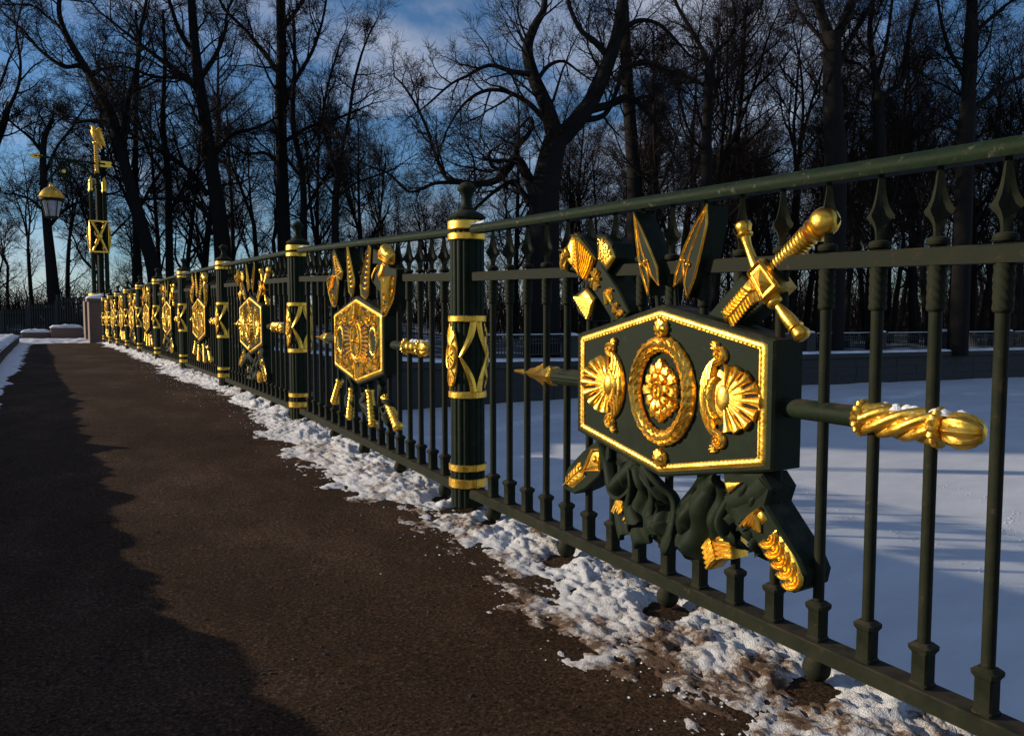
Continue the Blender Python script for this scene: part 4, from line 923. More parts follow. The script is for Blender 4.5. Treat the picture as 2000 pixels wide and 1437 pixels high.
# ---- trophy of scrollwork with hilts
def trophy_b(root):
    cu = .04
    hexp = [(cu, .812), (cu + .382, .718), (cu + .382, .408), (cu, .329), (cu - .382, .408), (cu - .382, .718)]
    sh = hex_plate(hexp, root)
    border([(cu, .785), (cu + .354, .700), (cu + .354, .427), (cu, .354), (cu - .354, .427), (cu - .354, .700)], sh)
    zc = .568
    m = MB(); m.ridge([(cu + .062 * math.cos(2 * math.pi * i / 40), zc + .090 * math.sin(2 * math.pi * i / 40)) for i in range(40)], .010, .020, .049, 5, True, tex=lambda i: 1 if i % 2 else .75)
    m.ridge([(cu + .082 * math.cos(2 * math.pi * i / 44), zc + .114 * math.sin(2 * math.pi * i / 44)) for i in range(44)], .0065, .012, .049, 4, True, tex=lambda i: 1 if i % 2 else .5)
    for i in range(10):
        an = 2 * math.pi * i / 10; m.ridge([(cu + .05 * q * math.cos(an), zc + .073 * q * math.sin(an)) for q in (.22, .6, 1)], lambda t_: .003 + .009 * math.sin(2.5 * t_), .018, .049, 4)
    m.dome(cu, zc, .014, .02, .03, .049); gold_part(m, 'rosette', sh)
    for sx in (1, -1):
        m = MB()
        for i in range(11):           # spiky leaves towards the side rings
            an = (i / 14 - .5) * 2.2; L = .045 + .05 * math.cos(an * 1.3)
            b0 = (cu + sx * .085 * math.cos(an), zc + .115 * math.sin(an)); e = (b0[0] + sx * L * math.cos(an * .7), b0[1] + L * math.sin(an * .7) * .8)
            m.ridge([b0, tuple((Vector(b0) + Vector(e)) / 2 + Vector((0, .004))), e], lambda t_: .002 + .0065 * math.sin(2.7 * t_), .012, .049, 4)
        gold_part(m, 'leaf_spray', sh)
    for sx in (1, -1):
        m = MB(); c = (cu + sx * .250, zc + .002); m.ridge([(c[0] + .047 * math.cos(2 * math.pi * i / 36), c[1] + .070 * math.sin(2 * math.pi * i / 36)) for i in range(36)], .0085, .014, .049, 4, True, tex=lambda i: 1 if i % 2 else .55); gold_part(m, 'gilt_ring', sh)
    m = MB()
    for sx in (1, -1):
        for sy in (1, -1):
            def sp(x, y, r0, r1, a0, tn): return [(cu + sx * (q[0]), zc + sy * q[1]) for q in spiral(x, y, r0, r1, a0, tn, 30)]
            m.ridge(sp(.265, .112, .034, .006, -2.6, 1.8), .0055, .012, .049, 4); m.ridge(sp(.165, .138, .036, .006, .4, -1.7), .0055, .012, .049, 4)
            m.ridge(sp(.085, .118, .030, .006, -1.9, 1.7), .0055, .013, .049, 4); m.ridge(sp(.318, .062, .020, .004, 1.5, -1.6), .005, .011, .049, 4); m.ridge(sp(.065, .172, .022, .004, -2.2, 1.6), .005, .011, .049, 4)
            m.ridge([(cu + sx * x, zc + sy * y) for x, y in smooth_path([(.335, .02), (.330, .08), (.295, .135), (.24, .145), (.21, .10), (.17, .085), (.125, .12), (.115, .165)], 4)], .005, .012, .049, 4)
            for j in range(9):
                q = j / 8; x, y = .008 + .085 * q, .205 - .055 * q
                m.ridge([(cu + sx * x, zc + sy * (y - .012)), (cu + sx * (x + .008), zc + sy * y), (cu + sx * (x + .004), zc + sy * (y - .036))], lambda t_: .002 + .006 * math.sin(math.pi * t_), .016, .049, 4)
    for sy in (1, -1):
        for j in range(8): m.dome(cu, zc + sy * (.122 + .011 * j), .012 - .0008 * j, .0085, .024 - .001 * j, .049, n=8)
        for sx in (1, -1): m.ridge([(cu + sx * x, zc + sy * y) for x, y in ((.008, .125), (.022, .15), (.018, .185), (.03, .20))], lambda t_: .003 + .006 * math.sin(3 * t_), .018, .049, 4)
    gold_part(m, 'scrollwork', sh)
    # gilded axe blade, left
    m = MB(); m.prism(ART['finL'], -.035, .042, .004); ax = m.build('axe_blade', 'green', root, smooth=20); tag(ax, 'gilded axe blade at the left of the fan')
    m = MB(); P_ = ART['finL_net']; m.ridge([tuple(Vector(P_[i]).lerp(Vector(P_[(i + 1) % 5]), j / 8)) for i in range(5) for j in range(8)], .005, .009, .041, 4, True)
    for i in range(7):
        q = (i + .5) / 7; a = Vector(P_[0]).lerp(Vector(P_[1]), q); e = Vector(P_[4]).lerp(Vector(P_[3]), min(1, q * 1.1)); m.ridge([tuple(a), tuple(e)], .003, .008, .041, 3)
        e = Vector(P_[4]).lerp(Vector(P_[3]), max(0, q - .22)); m.ridge([tuple(a), tuple(e)], .003, .008, .041, 3)
    P_ = ART['finL_sc']; m.ridge(smooth_path(P_ + [P_[0]], 4), .0055, .010, .041, 4)
    m.ridge(spiral(-.405, .872, .030, .005, 1.0, 1.6), .0055, .012, .041, 4); m.ridge(spiral(-.365, .812, .022, .004, 2.0, -1.6), .005, .011, .041, 4)
    for i in range(8): m.ridge([(-.31 - .008 * i, .935 - .010 * i), (-.345 - .010 * i, .945 - .012 * i), (-.36 - .01 * i, .932 - .012 * i)], lambda t_: .002 + .007 * math.sin(math.pi * t_), .016, .041, 4)
    gold_part(m, 'gilt_scroll', ax)
    m = MB(); m.tube([flat(-.235, .93, 0), flat(-.06, .78, 0)], [.011, .011], 8); m.build('staff', 'green', ax)
    for k, axis_ in (('dB1', ((-.085, 1.04), (-.035, .84))), ('dB2', ((.225, 1.03), (.155, .82)))):
        m = MB(); P_ = ART[k]; m.prism(P_, -.03, .043, .004); bl = m.build('blade', 'green', root, smooth=20)
        m = MB(); n_ = len(P_); m.ridge([tuple(Vector(P_[i]).lerp(Vector(P_[(i + 1) % n_]), j / 6)) for i in range(n_) for j in range(6)], .0048, .009, .042, 4, True)
        a, e = Vector(axis_[0]), Vector(axis_[1])
        for i in range(7):
            c = a.lerp(e, (i + .6) / 7.5); m.dome(c.x, c.y, .006 + .0012 * i, .010, .011, .042, n=8)
            m.ridge([tuple(c + Vector((-.008 - .003 * i, .008))), tuple(c), tuple(c + Vector((.008 + .003 * i, .008)))], .003, .009, .042, 3)
        gold_part(m, 'gilt_outline', bl)
        m = MB(); m.tube([flat(e.x, e.y + .03, 0), flat(.03, .76, 0)], [.010, .010], 8); m.build('staff', 'green', bl)
    # eagle-headed fan, right
    m = MB(); m.prism(ART['finR'], -.04, .042, .004); fn = m.build('eagle_banner', 'green', root, smooth=20)
    m = MB(); m.pillow(ART['finR_head'], .038, .040)
    m.tube([flat(.46, 1.03, .05), flat(.50, 1.01, .062), flat(.525, .985, .062), flat(.527, .955, .055)], [.030, .026, .016, .004], 10)
    for i in range(7): m.ridge([(.41 + .010 * i, 1.03 - .002 * i), (.40 + .013 * i, 1.005 - .004 * i), (.42 + .014 * i, .985 - .004 * i)], lambda t_: .003 + .005 * math.sin(math.pi * t_), .026, .045, 4)
    gold_part(m, 'eagle_head', fn)
    m = MB()
    for k in ('finR_leaf1', 'finR_leaf2'): m.pillow(ART[k], .041, .012)
    P_ = ART['finR_sc']
    m.ridge(smooth_path([(.395, .898), (.402, .80), (.395, .72), (.42, .70), (.47, .735), (.53, .79), (.565, .885)], 4), .0055, .012, .041, 4)
    for cx, cy, r, a0, tn in ((.445, .745, .026, 2.5, 1.7), (.495, .80, .030, .5, -1.7), (.525, .86, .028, 3.5, 1.6), (.435, .80, .022, 1.5, 1.5)): m.ridge(spiral(cx, cy, r, .004, a0, tn), .006, .013, .041, 4)
    for i in range(9): m.ridge([(.40 + .018 * i, .895), (.425 + .013 * i, .878 - .01 * (i % 2)), (.418 + .010 * i, .835 - .01 * i)], lambda t_: .003 + .007 * math.sin(2.6 * t_), .018, .041, 4)
    gold_part(m, 'gilt_scroll', fn)
    # four twisted hilts pointing down, ribbons between
    for k in ('h1', 'h2', 'h3', 'h4'):
        a, b3, e = [Vector(flat(u, v, .012)) for u, v in ART[k]]
        m = MB(); m.tube([a + Vector((0, 0, .05)), a, b3], [.012, .012, .013], 10); hl = m.build('hilt_blade', 'green', root)
        m = MB(); m.lathe(b3 - (e - b3).normalized() * .014, e - b3, [(0, .014), (.006, .022), (.014, .024), (.022, .021), (.03, .017)], 24, 12, .06)
        L = (e - b3).length; twisted(m, b3 + (e - b3) * .04, b3 + (e - b3) * .86, .0175, -3, 150, 24, 70, .16, 1.35)
        m.lathe(b3 + (e - b3) * .84, e - b3, [(0, .021), (.005, .027), (.012, .029), (.022, .026), (.03, .017), (.033, .003)], 20); gold_part(m, 'gilt_hilt', hl)
    for k in ('rb1', 'rb2', 'rb3', 'rb4', 'rb5'):
        m = MB(); fold(m, ART[k], .030, .034, .0); m.build('ribbon', 'green', root, smooth=70)
    spear_across(root, False)

def make_rails(root, y0, y1, yc):
    z0, z1, zc = float(zb(y0)), float(zb(y1)), float(zb(yc))
    def prof_rail(name, pr, mt, e=.055):
        m = MB(); rings = []
        for k in range(7):
            y = y0 + e + (y1 - y0 - 2 * e) * k / 6; z = float(z0 + (z1 - z0) * (y - y0) / (y1 - y0)) - zc
            rings.append([(x, y - yc, z + zz) for x, zz in pr])
        m.loft(rings); return m.build(name, mt, root, smooth=30)
    hp = [(.030 * math.cos(a), 1.098 + .022 * math.sin(a)) for a in np.linspace(-.25, math.pi + .25, 11)] + [(-.024, 1.083), (.024, 1.083)]
    prof_rail('hand_rail', hp, 'rail', .03)
    prof_rail('middle_rail', [(-.0185, .892), (.0185, .892), (.0185, .924), (.0160, .927), (-.0160, .927), (-.0185, .924)], 'iron')
    prof_rail('bottom_rail', [(-.030, .0), (.030, .0), (.030, .034), (.027, .037), (-.027, .037), (-.030, .034)], 'iron')
protoA = empty('bridge_railing'); trophy_a(protoA)
protoB = empty('bridge_railing'); trophy_b(protoB)
pp = make_post()
ordn = ['nearest', 'second nearest', 'third', 'fourth', 'fifth', 'sixth', 'seventh', 'eighth', 'ninth', 'tenth']
GP = 'gilded panels of the bridge railing'; GQ = 'fluted posts of the bridge railing'
desA = 'panel with palmette shield, axe and sword'; desB = 'panel with scrollwork shield and twisted hilts'
labA = {0: 'large nearest railing panel with gilt wreath and palmettes on a green hexagonal shield', 1: 'railing panel with scrollwork shield and four twisted gold hilts, between the two nearest posts'}
for k in range(-1, 10):
    y0, y1 = POSTS[k + 1], POSTS[k + 2]; yc = (y0 + y1) / 2; L = y1 - y0; sl = (float(zb(y1)) - float(zb(y0))) / L
    src = protoA if k % 2 == 0 else protoB
    r = src if k in (0, 1) else copy_tree(src)
    if k not in (0, 1):
        for ch in list(r.children):
            if ch.name.split('.')[0] in ('bar', 'hand_rail', 'middle_rail', 'bottom_rail', 'ball_foot'):
                for g in list(ch.children): bpy.data.objects.remove(g)
                bpy.data.objects.remove(ch)
    r.location = (0, yc, float(zb(yc)))
    make_rails(r, y0, y1, yc); sp_ = L / 19.4
    for i in range(17):
        dy = (8 - i) * sp_; z = sl * dy
        if k < 4:
            b0 = link_obj('bar', BAR[0], r, (0, dy, z))
            link_obj('socket', BAR[1], b0); link_obj('grip', BAR[2], b0); link_obj('spear_head', BAR[3], b0)
        else: link_obj('bar', BAR_ONE, r, (0, dy, z))
        if i % 4 == 0: link_obj('ball_foot', BALL, r, (0, dy, z))
    if k in labA: lb = labA[k]
    elif k < 0: lb = 'railing panel with scrollwork shield beside the camera, just right of the view'
    else: lb = '%s railing panel from the camera, %s' % (ordn[k], 'palmette shield with axe and sword' if k % 2 == 0 else 'scrollwork shield with twisted hilts')
    tag(r, lb, 'railing', GP)
for k in range(11):
    r = pp if k == 0 else copy_tree(pp)
    r.location = (0, POSTS[k + 1], float(zb(POSTS[k + 1])))
    lb = 'fluted railing post with gilt bands beside the camera, just right of the view' if k == 0 else 'nearest fluted green railing post, with gilt bands and urn finial' if k == 1 else '%s fluted railing post with gilt bands, counted from the camera' % ordn[k - 1]
    tag(r, lb, 'post', GQ)
# snow left on the handrails at the posts
rr = random.Random(6)
for k in range(1, 10):
    m = MB()
    for i in range(6):
        y = POSTS[k + 1] - .05 - .02 * i - rr.random() * .008
        m.lathe((rr.uniform(-.012, .012), y, float(zb(y)) + 1.117), (0, 0, 1), [(0, .014 + rr.random() * .008), (.006, .013), (.011, .007), (.013, .001)], 7)
    m.build('snow_clump', 'snow'); o = col.objects[-1]
    tag(o, 'small clump of snow on the handrail beside the %s post' % (ordn[k - 1]), 'snow', 'snow clumps on the handrail')

# ================================================================== LAMP AT THE END OF THE BRIDGE
pd = empty('pedestal', (0, 23.95, float(zb(23.9)) + GROUND)); tag(pd, 'square granite pedestal closing the far end of the gilded railing', 'pedestal')
m = MB()
m.prism([(-.37, 0), (.37, 0), (.37, 1.12), (-.37, 1.12)], -.36, .36, .012, lambda u, v, d: (-d, -u, v)); m.build('block', 'granite', pd, smooth=20)
m = MB(); m.box((-.40, -.41, 1.1225), (.40, .41, 1.20)); m.build('cap_stone', 'granite', pd, smooth=0)
xx = np.linspace(-.42, .42, 30); X, Y = np.meshgrid(xx, xx); q = np.clip(1 - (np.abs(X) / .42) ** 3, 0, 1) * np.clip(1 - (np.abs(Y) / .42) ** 3, 0, 1)
o = grid_obj('snow_cap', X, Y, 1.195 + .12 * q ** .6 * (.6 + .8 * fbm(X * 4, Y * 4, 3)), 'snow', parent=pd)

lx, ly, lz = .04, 25.05, 1.22
m = MB(); m.box((-.45, -.45, -1.25), (.45, .45, 0)); 
lp = empty('lamp_standard', (lx, ly, lz)); tag(lp, 'tall gilded lamp standard of bundled spears with eagle and hanging lantern', 'lamp')
m.build('stone_base', 'granite', lp, smooth=0)
m = MB(); m.lathe((0, 0, 0), (0, 0, 1), [(0, .34), (.06, .34), (.07, .30), (.16, .30), (.17, .33), (.22, .33)], 24); 
for i in range(16): m.dome(0, 0, .04, .05, .05, fm=lambda u, v, d, i=i: ((.30 + d - .05) * math.cos(i * math.pi / 8) - u * math.sin(i * math.pi / 8), (.30 + d - .05) * math.sin(i * math.pi / 8) + u * math.cos(i * math.pi / 8), .115 + v), n=6)
m.build('base_ring', 'gold', lp)
for px_, py_ in ((-.17, -.13), (.17, -.13), (-.17, .15), (.17, .15)):
    m = MB(); m.lathe((px_, py_, .2), (0, 0, 1), [(0, .052), (3.0, .045)], 12, 6, .08); po = m.build('spear_pole', 'green', lp)
    m = MB(); m.lathe((px_, py_, 3.1), (0, 0, 1), [(0, .05), (.03, .062), (.08, .062), (.10, .05), (.30, .055), (.34, .03), (.42, .012), (.43, .002)], 10); m.build('spear_tip', 'gold', po)
m = MB(); m.lathe((0, 0, .2), (0, 0, 1), [(0, .075), (3.2, .065)], 14, 7, .06); m.build('central_pole', 'green', lp)
m = MB(); m.lathe((0, 0, 3.2), (0, 0, 1), [(0, .07), (.35, .06), (.36, .075), (.42, .075), (.43, .055)], 14); m.build('pole_sleeve', 'green', lp)
m = MB(); m.lathe((0, 0, 3.63), (0, 0, 1), [(0, .055), (.04, .075), (.07, .05)] + [(.1 + .028 * i, .05 + .012 * (i % 2)) for i in range(25)] + [(.83, .09), (.86, .09), (.88, .04)], 12); m.build('gilt_staff', 'gold', lp)
# collars and shields
for z in (1.40, 2.26):
    m = MB(); m.box((-.25, -.20, z - .02), (.25, .22, z + .02)); m.build('gilt_collar', 'gold', lp, smooth=0)
for sg in (-1, 1):
    m = MB(); f = (lambda u, v, d, sg=sg: (sg * (.20 + d), -sg * -u, v)); pts = [(.16 * math.cos(a), 1.83 + .42 * math.sin(a)) for a in np.linspace(0, 2 * math.pi, 28, endpoint=False)]
    m.pillow(pts, 0, .07, f); m.ridge(pts, .022, .03, .02, 4, True, f)
    for i in range(12):
        an = 2 * math.pi * i / 12; m.ridge([(.10 * q * math.cos(an), 1.83 + .27 * q * math.sin(an)) for q in (.25, .6, 1)], lambda t_: .008 + .02 * math.sin(2.6 * t_), .05, .05, 4, fm=f)
    m.dome(0, 1.83, .04, .07, .07, .06, f); m.build('gilt_shield', 'gold', lp)
    m = MB()
    for a, b3 in (((-.17, 1.43), (.17, 2.23)), ((.17, 1.43), (-.17, 2.23))): m.tube([(a[0], sg * .19, a[1]), (0, sg * .215, 1.83), (b3[0], sg * .19, b3[1])], [.028, .045, .028], 8)
    m.dome(0, 0, .08, .10, .05, fm=lambda u, v, d, sg=sg: (u, sg * (.20 + d), 1.83 + v)); m.build('gilt_cross', 'gold', lp)
# arrow bracket with scroll
zA = 3.93
m = MB(); m.tube([(-1.50, 0, zA + .03), (.22, 0, zA - .03)], [.030, .032], 8); ar = m.build('arrow_bracket', 'green', lp)
m = MB(); rings = [[(x, w_ * math.cos(j * math.pi / 4) * .35, zA + .03 + w_ * math.sin(j * math.pi / 4)) for j in range(8)] for x, w_ in ((-1.66, .006), (-1.56, .035), (-1.46, .07), (-1.42, .085), (-1.36, .036), (-1.30, .034))]
m.loft(rings); m.build('arrow_head', 'gold', ar, smooth=25)
m = MB(); m.prism([(-.14, -.085), (.10, -.085), (.17, -.085 + .03), (.13, 0), (.17, .055), (.10, .085), (-.14, .085), (-.20, 0)], -.012, .012, .003, lambda u, v, d: (.24 + u * .9, d, zA - .03 + v)); m.build('arrow_fletching', 'gold', ar, smooth=20)
m = MB(); sp = [(-.82 + x, 0, 3.60 + y) for x, y in spiral(0, 0, .21, .03, 2.2, -2.1, 44)]
arc = smooth_path([(-.08, 0, 3.50), (-.25, 0, 3.70), (-.5, 0, 3.87), (-.75, 0, 3.87), sp[0]], 5)
m.tube(arc + sp, [.036] * len(arc) + [.036 - .012 * i / len(sp) for i in range(len(sp))], 6); m.tube(smooth_path([(-1.02, 0, 3.54), (-.8, 0, 3.32), (-.65, 0, 3.44), (-.36, 0, 3.40), (-.06, 0, 3.30)], 4), .018, 6); m.build('scroll', 'green', ar)
m = MB(); m.lathe((-.82, -.02, 3.60), (0, 1, 0), [(-.03, .01), (-.02, .05), (.05, .05), (.06, .01)], 12); m.build('scroll_eye', 'gold', ar)
# lantern
lx2 = -1.13
ln = empty('lantern', (lx + lx2, ly, lz)); tag(ln, 'hanging lantern with gilt dome and pale glass under the arrow bracket', 'lantern')
m = MB(); m.tube([(0, 0, 3.94), (0, 0, 3.22)], .020, 6); m.build('hanger', 'green', ln)
m = MB(); m.lathe((0, 0, 2.83), (0, 0, 1), [(0, .31), (.03, .33), (.06, .31), (.12, .29), (.20, .24), (.27, .17), (.31, .09), (.33, .05), (.37, .055), (.40, .03), (.44, .008)], 12, 6, .02); m.build('gilt_dome', 'gold', ln)
m = MB(); m.lathe((0, 0, 2.75), (0, 0, 1), [(0, .27), (.03, .30), (.085, .30)], 16, caps=True); m.build('crown', 'green', ln)
m = MB()
m.lathe((0, 0, 2.33), (0, 0, 1), [(0, .17), (.42, .26)], 6); m.build('glass', 'glass', ln, smooth=0)
m = MB()
for i in range(6):
    a = i * math.pi / 3; e1 = Vector((0, 0, 1)).cross(Vector((1, 0, 0)))
    m.tube([(.172 * math.cos(a + .5236 * 0), .172 * math.sin(a), 2.33), (.262 * math.cos(a), .262 * math.sin(a), 2.75)], .013, 5)
m.lathe((0, 0, 2.27), (0, 0, 1), [(0, .03), (.03, .16), (.06, .185)], 12); m.build('frame', 'green', ln)
# eagle
eg = empty('gilded_eagle', (lx, ly, lz + 4.49)); tag(eg, 'gilded double eagle figure perched on top of the lamp standard', 'eagle')
eg['label'] = 'gilded eagle figure perched on top of the lamp standard'; eg.scale = (.8, .8, .85)
m = MB(); m.tube([(.06, .0, -.02), (.03, 0, .12), (-.02, 0, .26), (-.06, 0, .38), (-.07, 0, .46), (-.09, 0, .52), (-.13, 0, .54)], [.05, .10, .12, .09, .055, .06, .025], 12); 
m.tube([(-.13, 0, .54), (-.17, 0, .53), (-.185, 0, .50)], [.024, .014, .004], 8); m.tube([(.05, 0, .05), (.14, 0, -.12), (.17, 0, -.20)], [.07, .06, .03], 8); m.build('body', 'gold', eg)
for sg in (-1, 1):
    m = MB()
    for i in range(6):
        a0 = (.00, sg * .09, .36 - .03 * i); e = (.20 + .02 * i, sg * (.22 - .02 * i), .40 - .10 * i)
        m.tube([a0, tuple((Vector(a0) + Vector(e)) / 2 + Vector((0, sg * .05, .05))), e], [.035, .045, .012], 6)
    m.build('wing', 'gold', eg)

# low walls and dark railing beyond the bridge
for (x0, x1, y0, h, lb) in ((-1.23, -.42, 25.9, .40, 'low granite wall with snow on it beside the pedestal'), (-1.95, -1.235, 26.1, .27, 'lower step of granite wall with snow, left of the pedestal')):
    t = empty('low_wall', ((x0 + x1) / 2, y0 + .3, .07)); tag(t, lb, 'wall'); w_ = (x1 - x0) / 2
    m = MB(); m.prism([(-w_, 0), (w_, 0), (w_, h), (-w_, h)], -.3, .3, .012, lambda u, v, d: (u, -d, v)); m.build('stone', 'granite', t, smooth=20)
    xx = np.linspace(-w_ - .03, w_ + .03, 30); yv = np.linspace(-.33, .33, 14); X, Y = np.meshgrid(xx, yv)
    grid_obj('snow_cap', X, Y, h - .01 + .09 * np.clip(1 - (np.abs(Y) / .33) ** 4, 0, 1) * np.clip(1 - (np.abs(X) / (w_ + .03)) ** 8, 0, 1) * (.4 + fbm(X * 5, Y * 5 + x0, 3)), 'snow', parent=t)
for k, (pxa, pxb, yt, lb) in enumerate(((112, 170, 581, 'black iron railing section beside the pedestal, highest of the stepped three'), (58, 110, 593, 'black iron railing section, middle of the stepped three'), (6, 54, 603, 'black iron railing section at the left edge, lowest of the stepped three'), (-50, 2, 612, 'black iron railing section cut by the left edge of the picture'))):
    D = 28.0; a = survey(pxa, yt, D); b3 = survey(pxb, yt, D); L = (b3 - a).length; ang = math.atan2(b3.y - a.y, b3.x - a.x); h = .95
    t = empty('iron_railing', (a.x, a.y, a.z - h), ang); tag(t, lb, 'railing', 'stepped iron railing sections at the left')
    for z, hh in ((h, .05), (h - .20, .04), (.06, .05)):
        m = MB(); m.box((0, -.035, z - hh), (L, .035, z)); m.build('rail', 'green', t, smooth=0)
    for x in (0, L):
        m = MB(); m.box((x - .04, -.04, -.9), (x + .04, .04, h + .10)); m.build('post', 'black', t, smooth=0)
    n_ = int(L / .085); 
    for i in range(1, n_):
        m = MB() if i == 1 else m
        if i == 1: m.box((-.02, -.02, .06), (.02, .02, h - .05)); bm_ = m.mesh('bar', 'black', 0)
        link_obj('bar', bm_, t, (i * L / n_, 0, 0))
m = MB(); m.box((-.55, -.06, -.9), (.55, .05, .9)); wm = m.mesh('window', 'pane', 0)

# tall house across the road on the sun side, whose shadow lies over the garden and the far ice
ux, uy, wx, wy = .62, .785, -.785, .62
t = empty('corner_building', (-42 + ux * 23 + wx * 7, 62 + uy * 23 + wy * 7, -.1), math.atan2(uy, ux)); tag(t, 'five-storey plastered corner building across the road, left of the view', 'building')
m = MB(); m.box((-23, -7, 0), (23, 7, 20.6)); m.build('wall', 'facade', t, smooth=0)
m = MB(); m.box((-23.4, -7.4, 20.6), (23.4, 7.4, 21.2)); m.build('cornice', 'facade', t, smooth=0)
m = MB(); m.loft([[(-23.3, -7.3, 21.2), (-23.3, 0, 24.0), (-23.3, 7.3, 21.2)], [(23.3, -7.3, 21.2), (23.3, 0, 24.0), (23.3, 7.3, 21.2)]]); m.build('roof', 'snow', t, smooth=0)
for i in range(12):
    for k in range(5): link_obj('window', wm, t, (-20.6 + i * 3.75, -7, 2.4 + k * 3.9))

# ================================================================== BARE TREES
def vadd(a, b_, k=1.0): return (a[0] + b_[0] * k, a[1] + b_[1] * k, a[2] + b_[2] * k)
def vsub(a, b_): return (a[0] - b_[0], a[1] - b_[1], a[2] - b_[2])
def vnorm(a):
    l_ = math.sqrt(a[0] * a[0] + a[1] * a[1] + a[2] * a[2]) or 1.0
    return (a[0] / l_, a[1] / l_, a[2] / l_)
def vcross(a, b_): return (a[1] * b_[2] - a[2] * b_[1], a[2] * b_[0] - a[0] * b_[2], a[0] * b_[1] - a[1] * b_[0])
class TG:
    def __init__(s): s.v = []; s.f = []
    def tube(s, pts, rads, n):
        d = vnorm(vsub(pts[-1], pts[0])); ref = (0, 0, 1) if abs(d[2]) < .8 else (1, 0.2, 0)
        o = len(s.v); N = len(pts); V = s.v; F = s.f
        cs = [(math.cos(2 * math.pi * j / n), math.sin(2 * math.pi * j / n)) for j in range(n)]
        for i in range(N):
            t_ = vnorm(vsub(pts[min(i + 1, N - 1)], pts[max(i - 1, 0)])); e1 = vnorm(vcross(t_, ref)); e2 = vcross(t_, e1); r = rads[i]; p = pts[i]
            for c_, s_ in cs:
                a, b_ = c_ * r, s_ * r
                V.append((p[0] + e1[0] * a + e2[0] * b_, p[1] + e1[1] * a + e2[1] * b_, p[2] + e1[2] * a + e2[2] * b_))
        for i in range(N - 1):
            q = o + i * n
            for j in range(n):
                k = (j + 1) % n; F.append((q + j, q + k, q + n + k, q + n + j))
    def mesh(s, name, mt):
        me = bpy.data.meshes.new(name); me.from_pydata(s.v, [], s.f); me.materials.append(M[mt]); me.shade_smooth(); return me
def walk(rn, p, d, L, n, wob, up):
    pts = [p]; st = L / n
    for i in range(n):
        d = vnorm((d[0] + rn.gauss(0, wob), d[1] + rn.gauss(0, wob), d[2] + rn.gauss(0, wob) + up)); p = vadd(p, d, st); pts.append(p)
    return pts, d
def along(pts, t_):
    x = t_ * (len(pts) - 1); i = min(int(x), len(pts) - 2); f_ = x - i
    a, b_ = pts[i], pts[i + 1]
    return (a[0] + (b_[0] - a[0]) * f_, a[1] + (b_[1] - a[1]) * f_, a[2] + (b_[2] - a[2]) * f_), vnorm(vsub(b_, a))
def side_dir(rn, d, spread):
    a = (rn.gauss(0, 1), rn.gauss(0, 1), rn.gauss(0, 1)); s_ = vnorm(vcross(d, a)); c_, s2 = math.cos(spread), math.sin(spread)
    return vnorm((d[0] * c_ + s_[0] * s2, d[1] * c_ + s_[1] * s2, d[2] * c_ + s_[2] * s2))
def sprout(rn, W, T, pts, r0, r1, lev, cnt, Lc, t0=.25, dens=1.0):
    """children along a limb; lev 1 = boughs, 4 = twigs"""
    for i in range(int(cnt)):
        t_ = t0 + (1 - t0) * ((i + rn.random()) / cnt); p, d = along(pts, t_); r = r0 + (r1 - r0) * t_
        if lev == 1:
            d2 = side_dir(rn, d, rn.uniform(.55, 1.05)); L = Lc * (1.15 - .65 * t_) * rn.uniform(.75, 1.2)
            q, _ = walk(rn, p, d2, L, 7, .16, .07); rb = min(r * .62, .02 + L * .0135)
            W.tube(q, [rb * (1 - .82 * k / 7) for k in range(8)], 6); sprout(rn, W, T, q, rb, rb * .18, 2, 9 * dens, L * .50, .2, dens)
        elif lev == 2:
            d2 = side_dir(rn, d, rn.uniform(.5, 1.1)); L = Lc * (1.1 - .5 * t_) * rn.uniform(.6, 1.25)
            q, _ = walk(rn, p, d2, L, 5, .18, .05); rb = min(r * .6, .012 + L * .009)
            W.tube(q, [rb * (1 - .75 * k / 5) for k in range(6)], 4); sprout(rn, W, T, q, rb, rb * .25, 3, 7 * dens, L * .52, .15, dens)
        elif lev == 3:
            d2 = side_dir(rn, d, rn.uniform(.4, 1.0)); L = Lc * rn.uniform(.6, 1.3)
            q, _ = walk(rn, p, d2, L, 3, .2, .06); rb = min(r * .65, .008 + L * .006)
            T.tube(q, [rb * (1 - .6 * k / 3) for k in range(4)], 3); sprout(rn, W, T, q, rb, rb * .4, 4, 5 * dens, max(.35, L * .6), .15, dens)
        else:
            d2 = side_dir(rn, d, rn.uniform(.3, .9)); L = Lc * rn.uniform(.6, 1.4)
            k_ = 1 + (rn.random() < .4); q, _ = walk(rn, p, d2, L, k_, .22, .08); T.tube(q, [.0095, .0075, .0045] if k_ == 2 else [.009, .005], 3)
def generic_tree(seed, H, lean=(0, 0), fork=False, dens=1.0):
    rn = random.Random(seed); W = TG(); T = TG(); B = TG(); r = H * .0125
    pts, _ = walk(rn, (0, 0, -.3), vnorm((lean[0], lean[1], 1)), H * .93, 12, .035, .03)
    if fork: pts = pts[:7]
    n = len(pts) - 1; rads = [r * (1.35 if i == 0 else 1) * (1 - (.80 if not fork else .35) * i / n) for i in range(n + 1)]
    B.tube(pts, rads, 10)
    if fork:
        for k in range(3):
            d2 = side_dir(rn, (0, 0, 1), rn.uniform(.2, .5)); q, _ = walk(rn, pts[-1], d2, H * .5, 9, .08, .06); rb = rads[-1] * .75
            W.tube(q, [rb * (1 - .85 * j / 9) for j in range(10)], 8); sprout(rn, W, T, q, rb, rb * .2, 1, 9, H * .24, .12, dens)
        sprout(rn, W, T, pts, r, r * .6, 1, 5, H * .26, .45, dens)
    else: sprout(rn, W, T, pts, r, r * .25, 1, 21, H * .29, .20, dens)
    return B, W, T
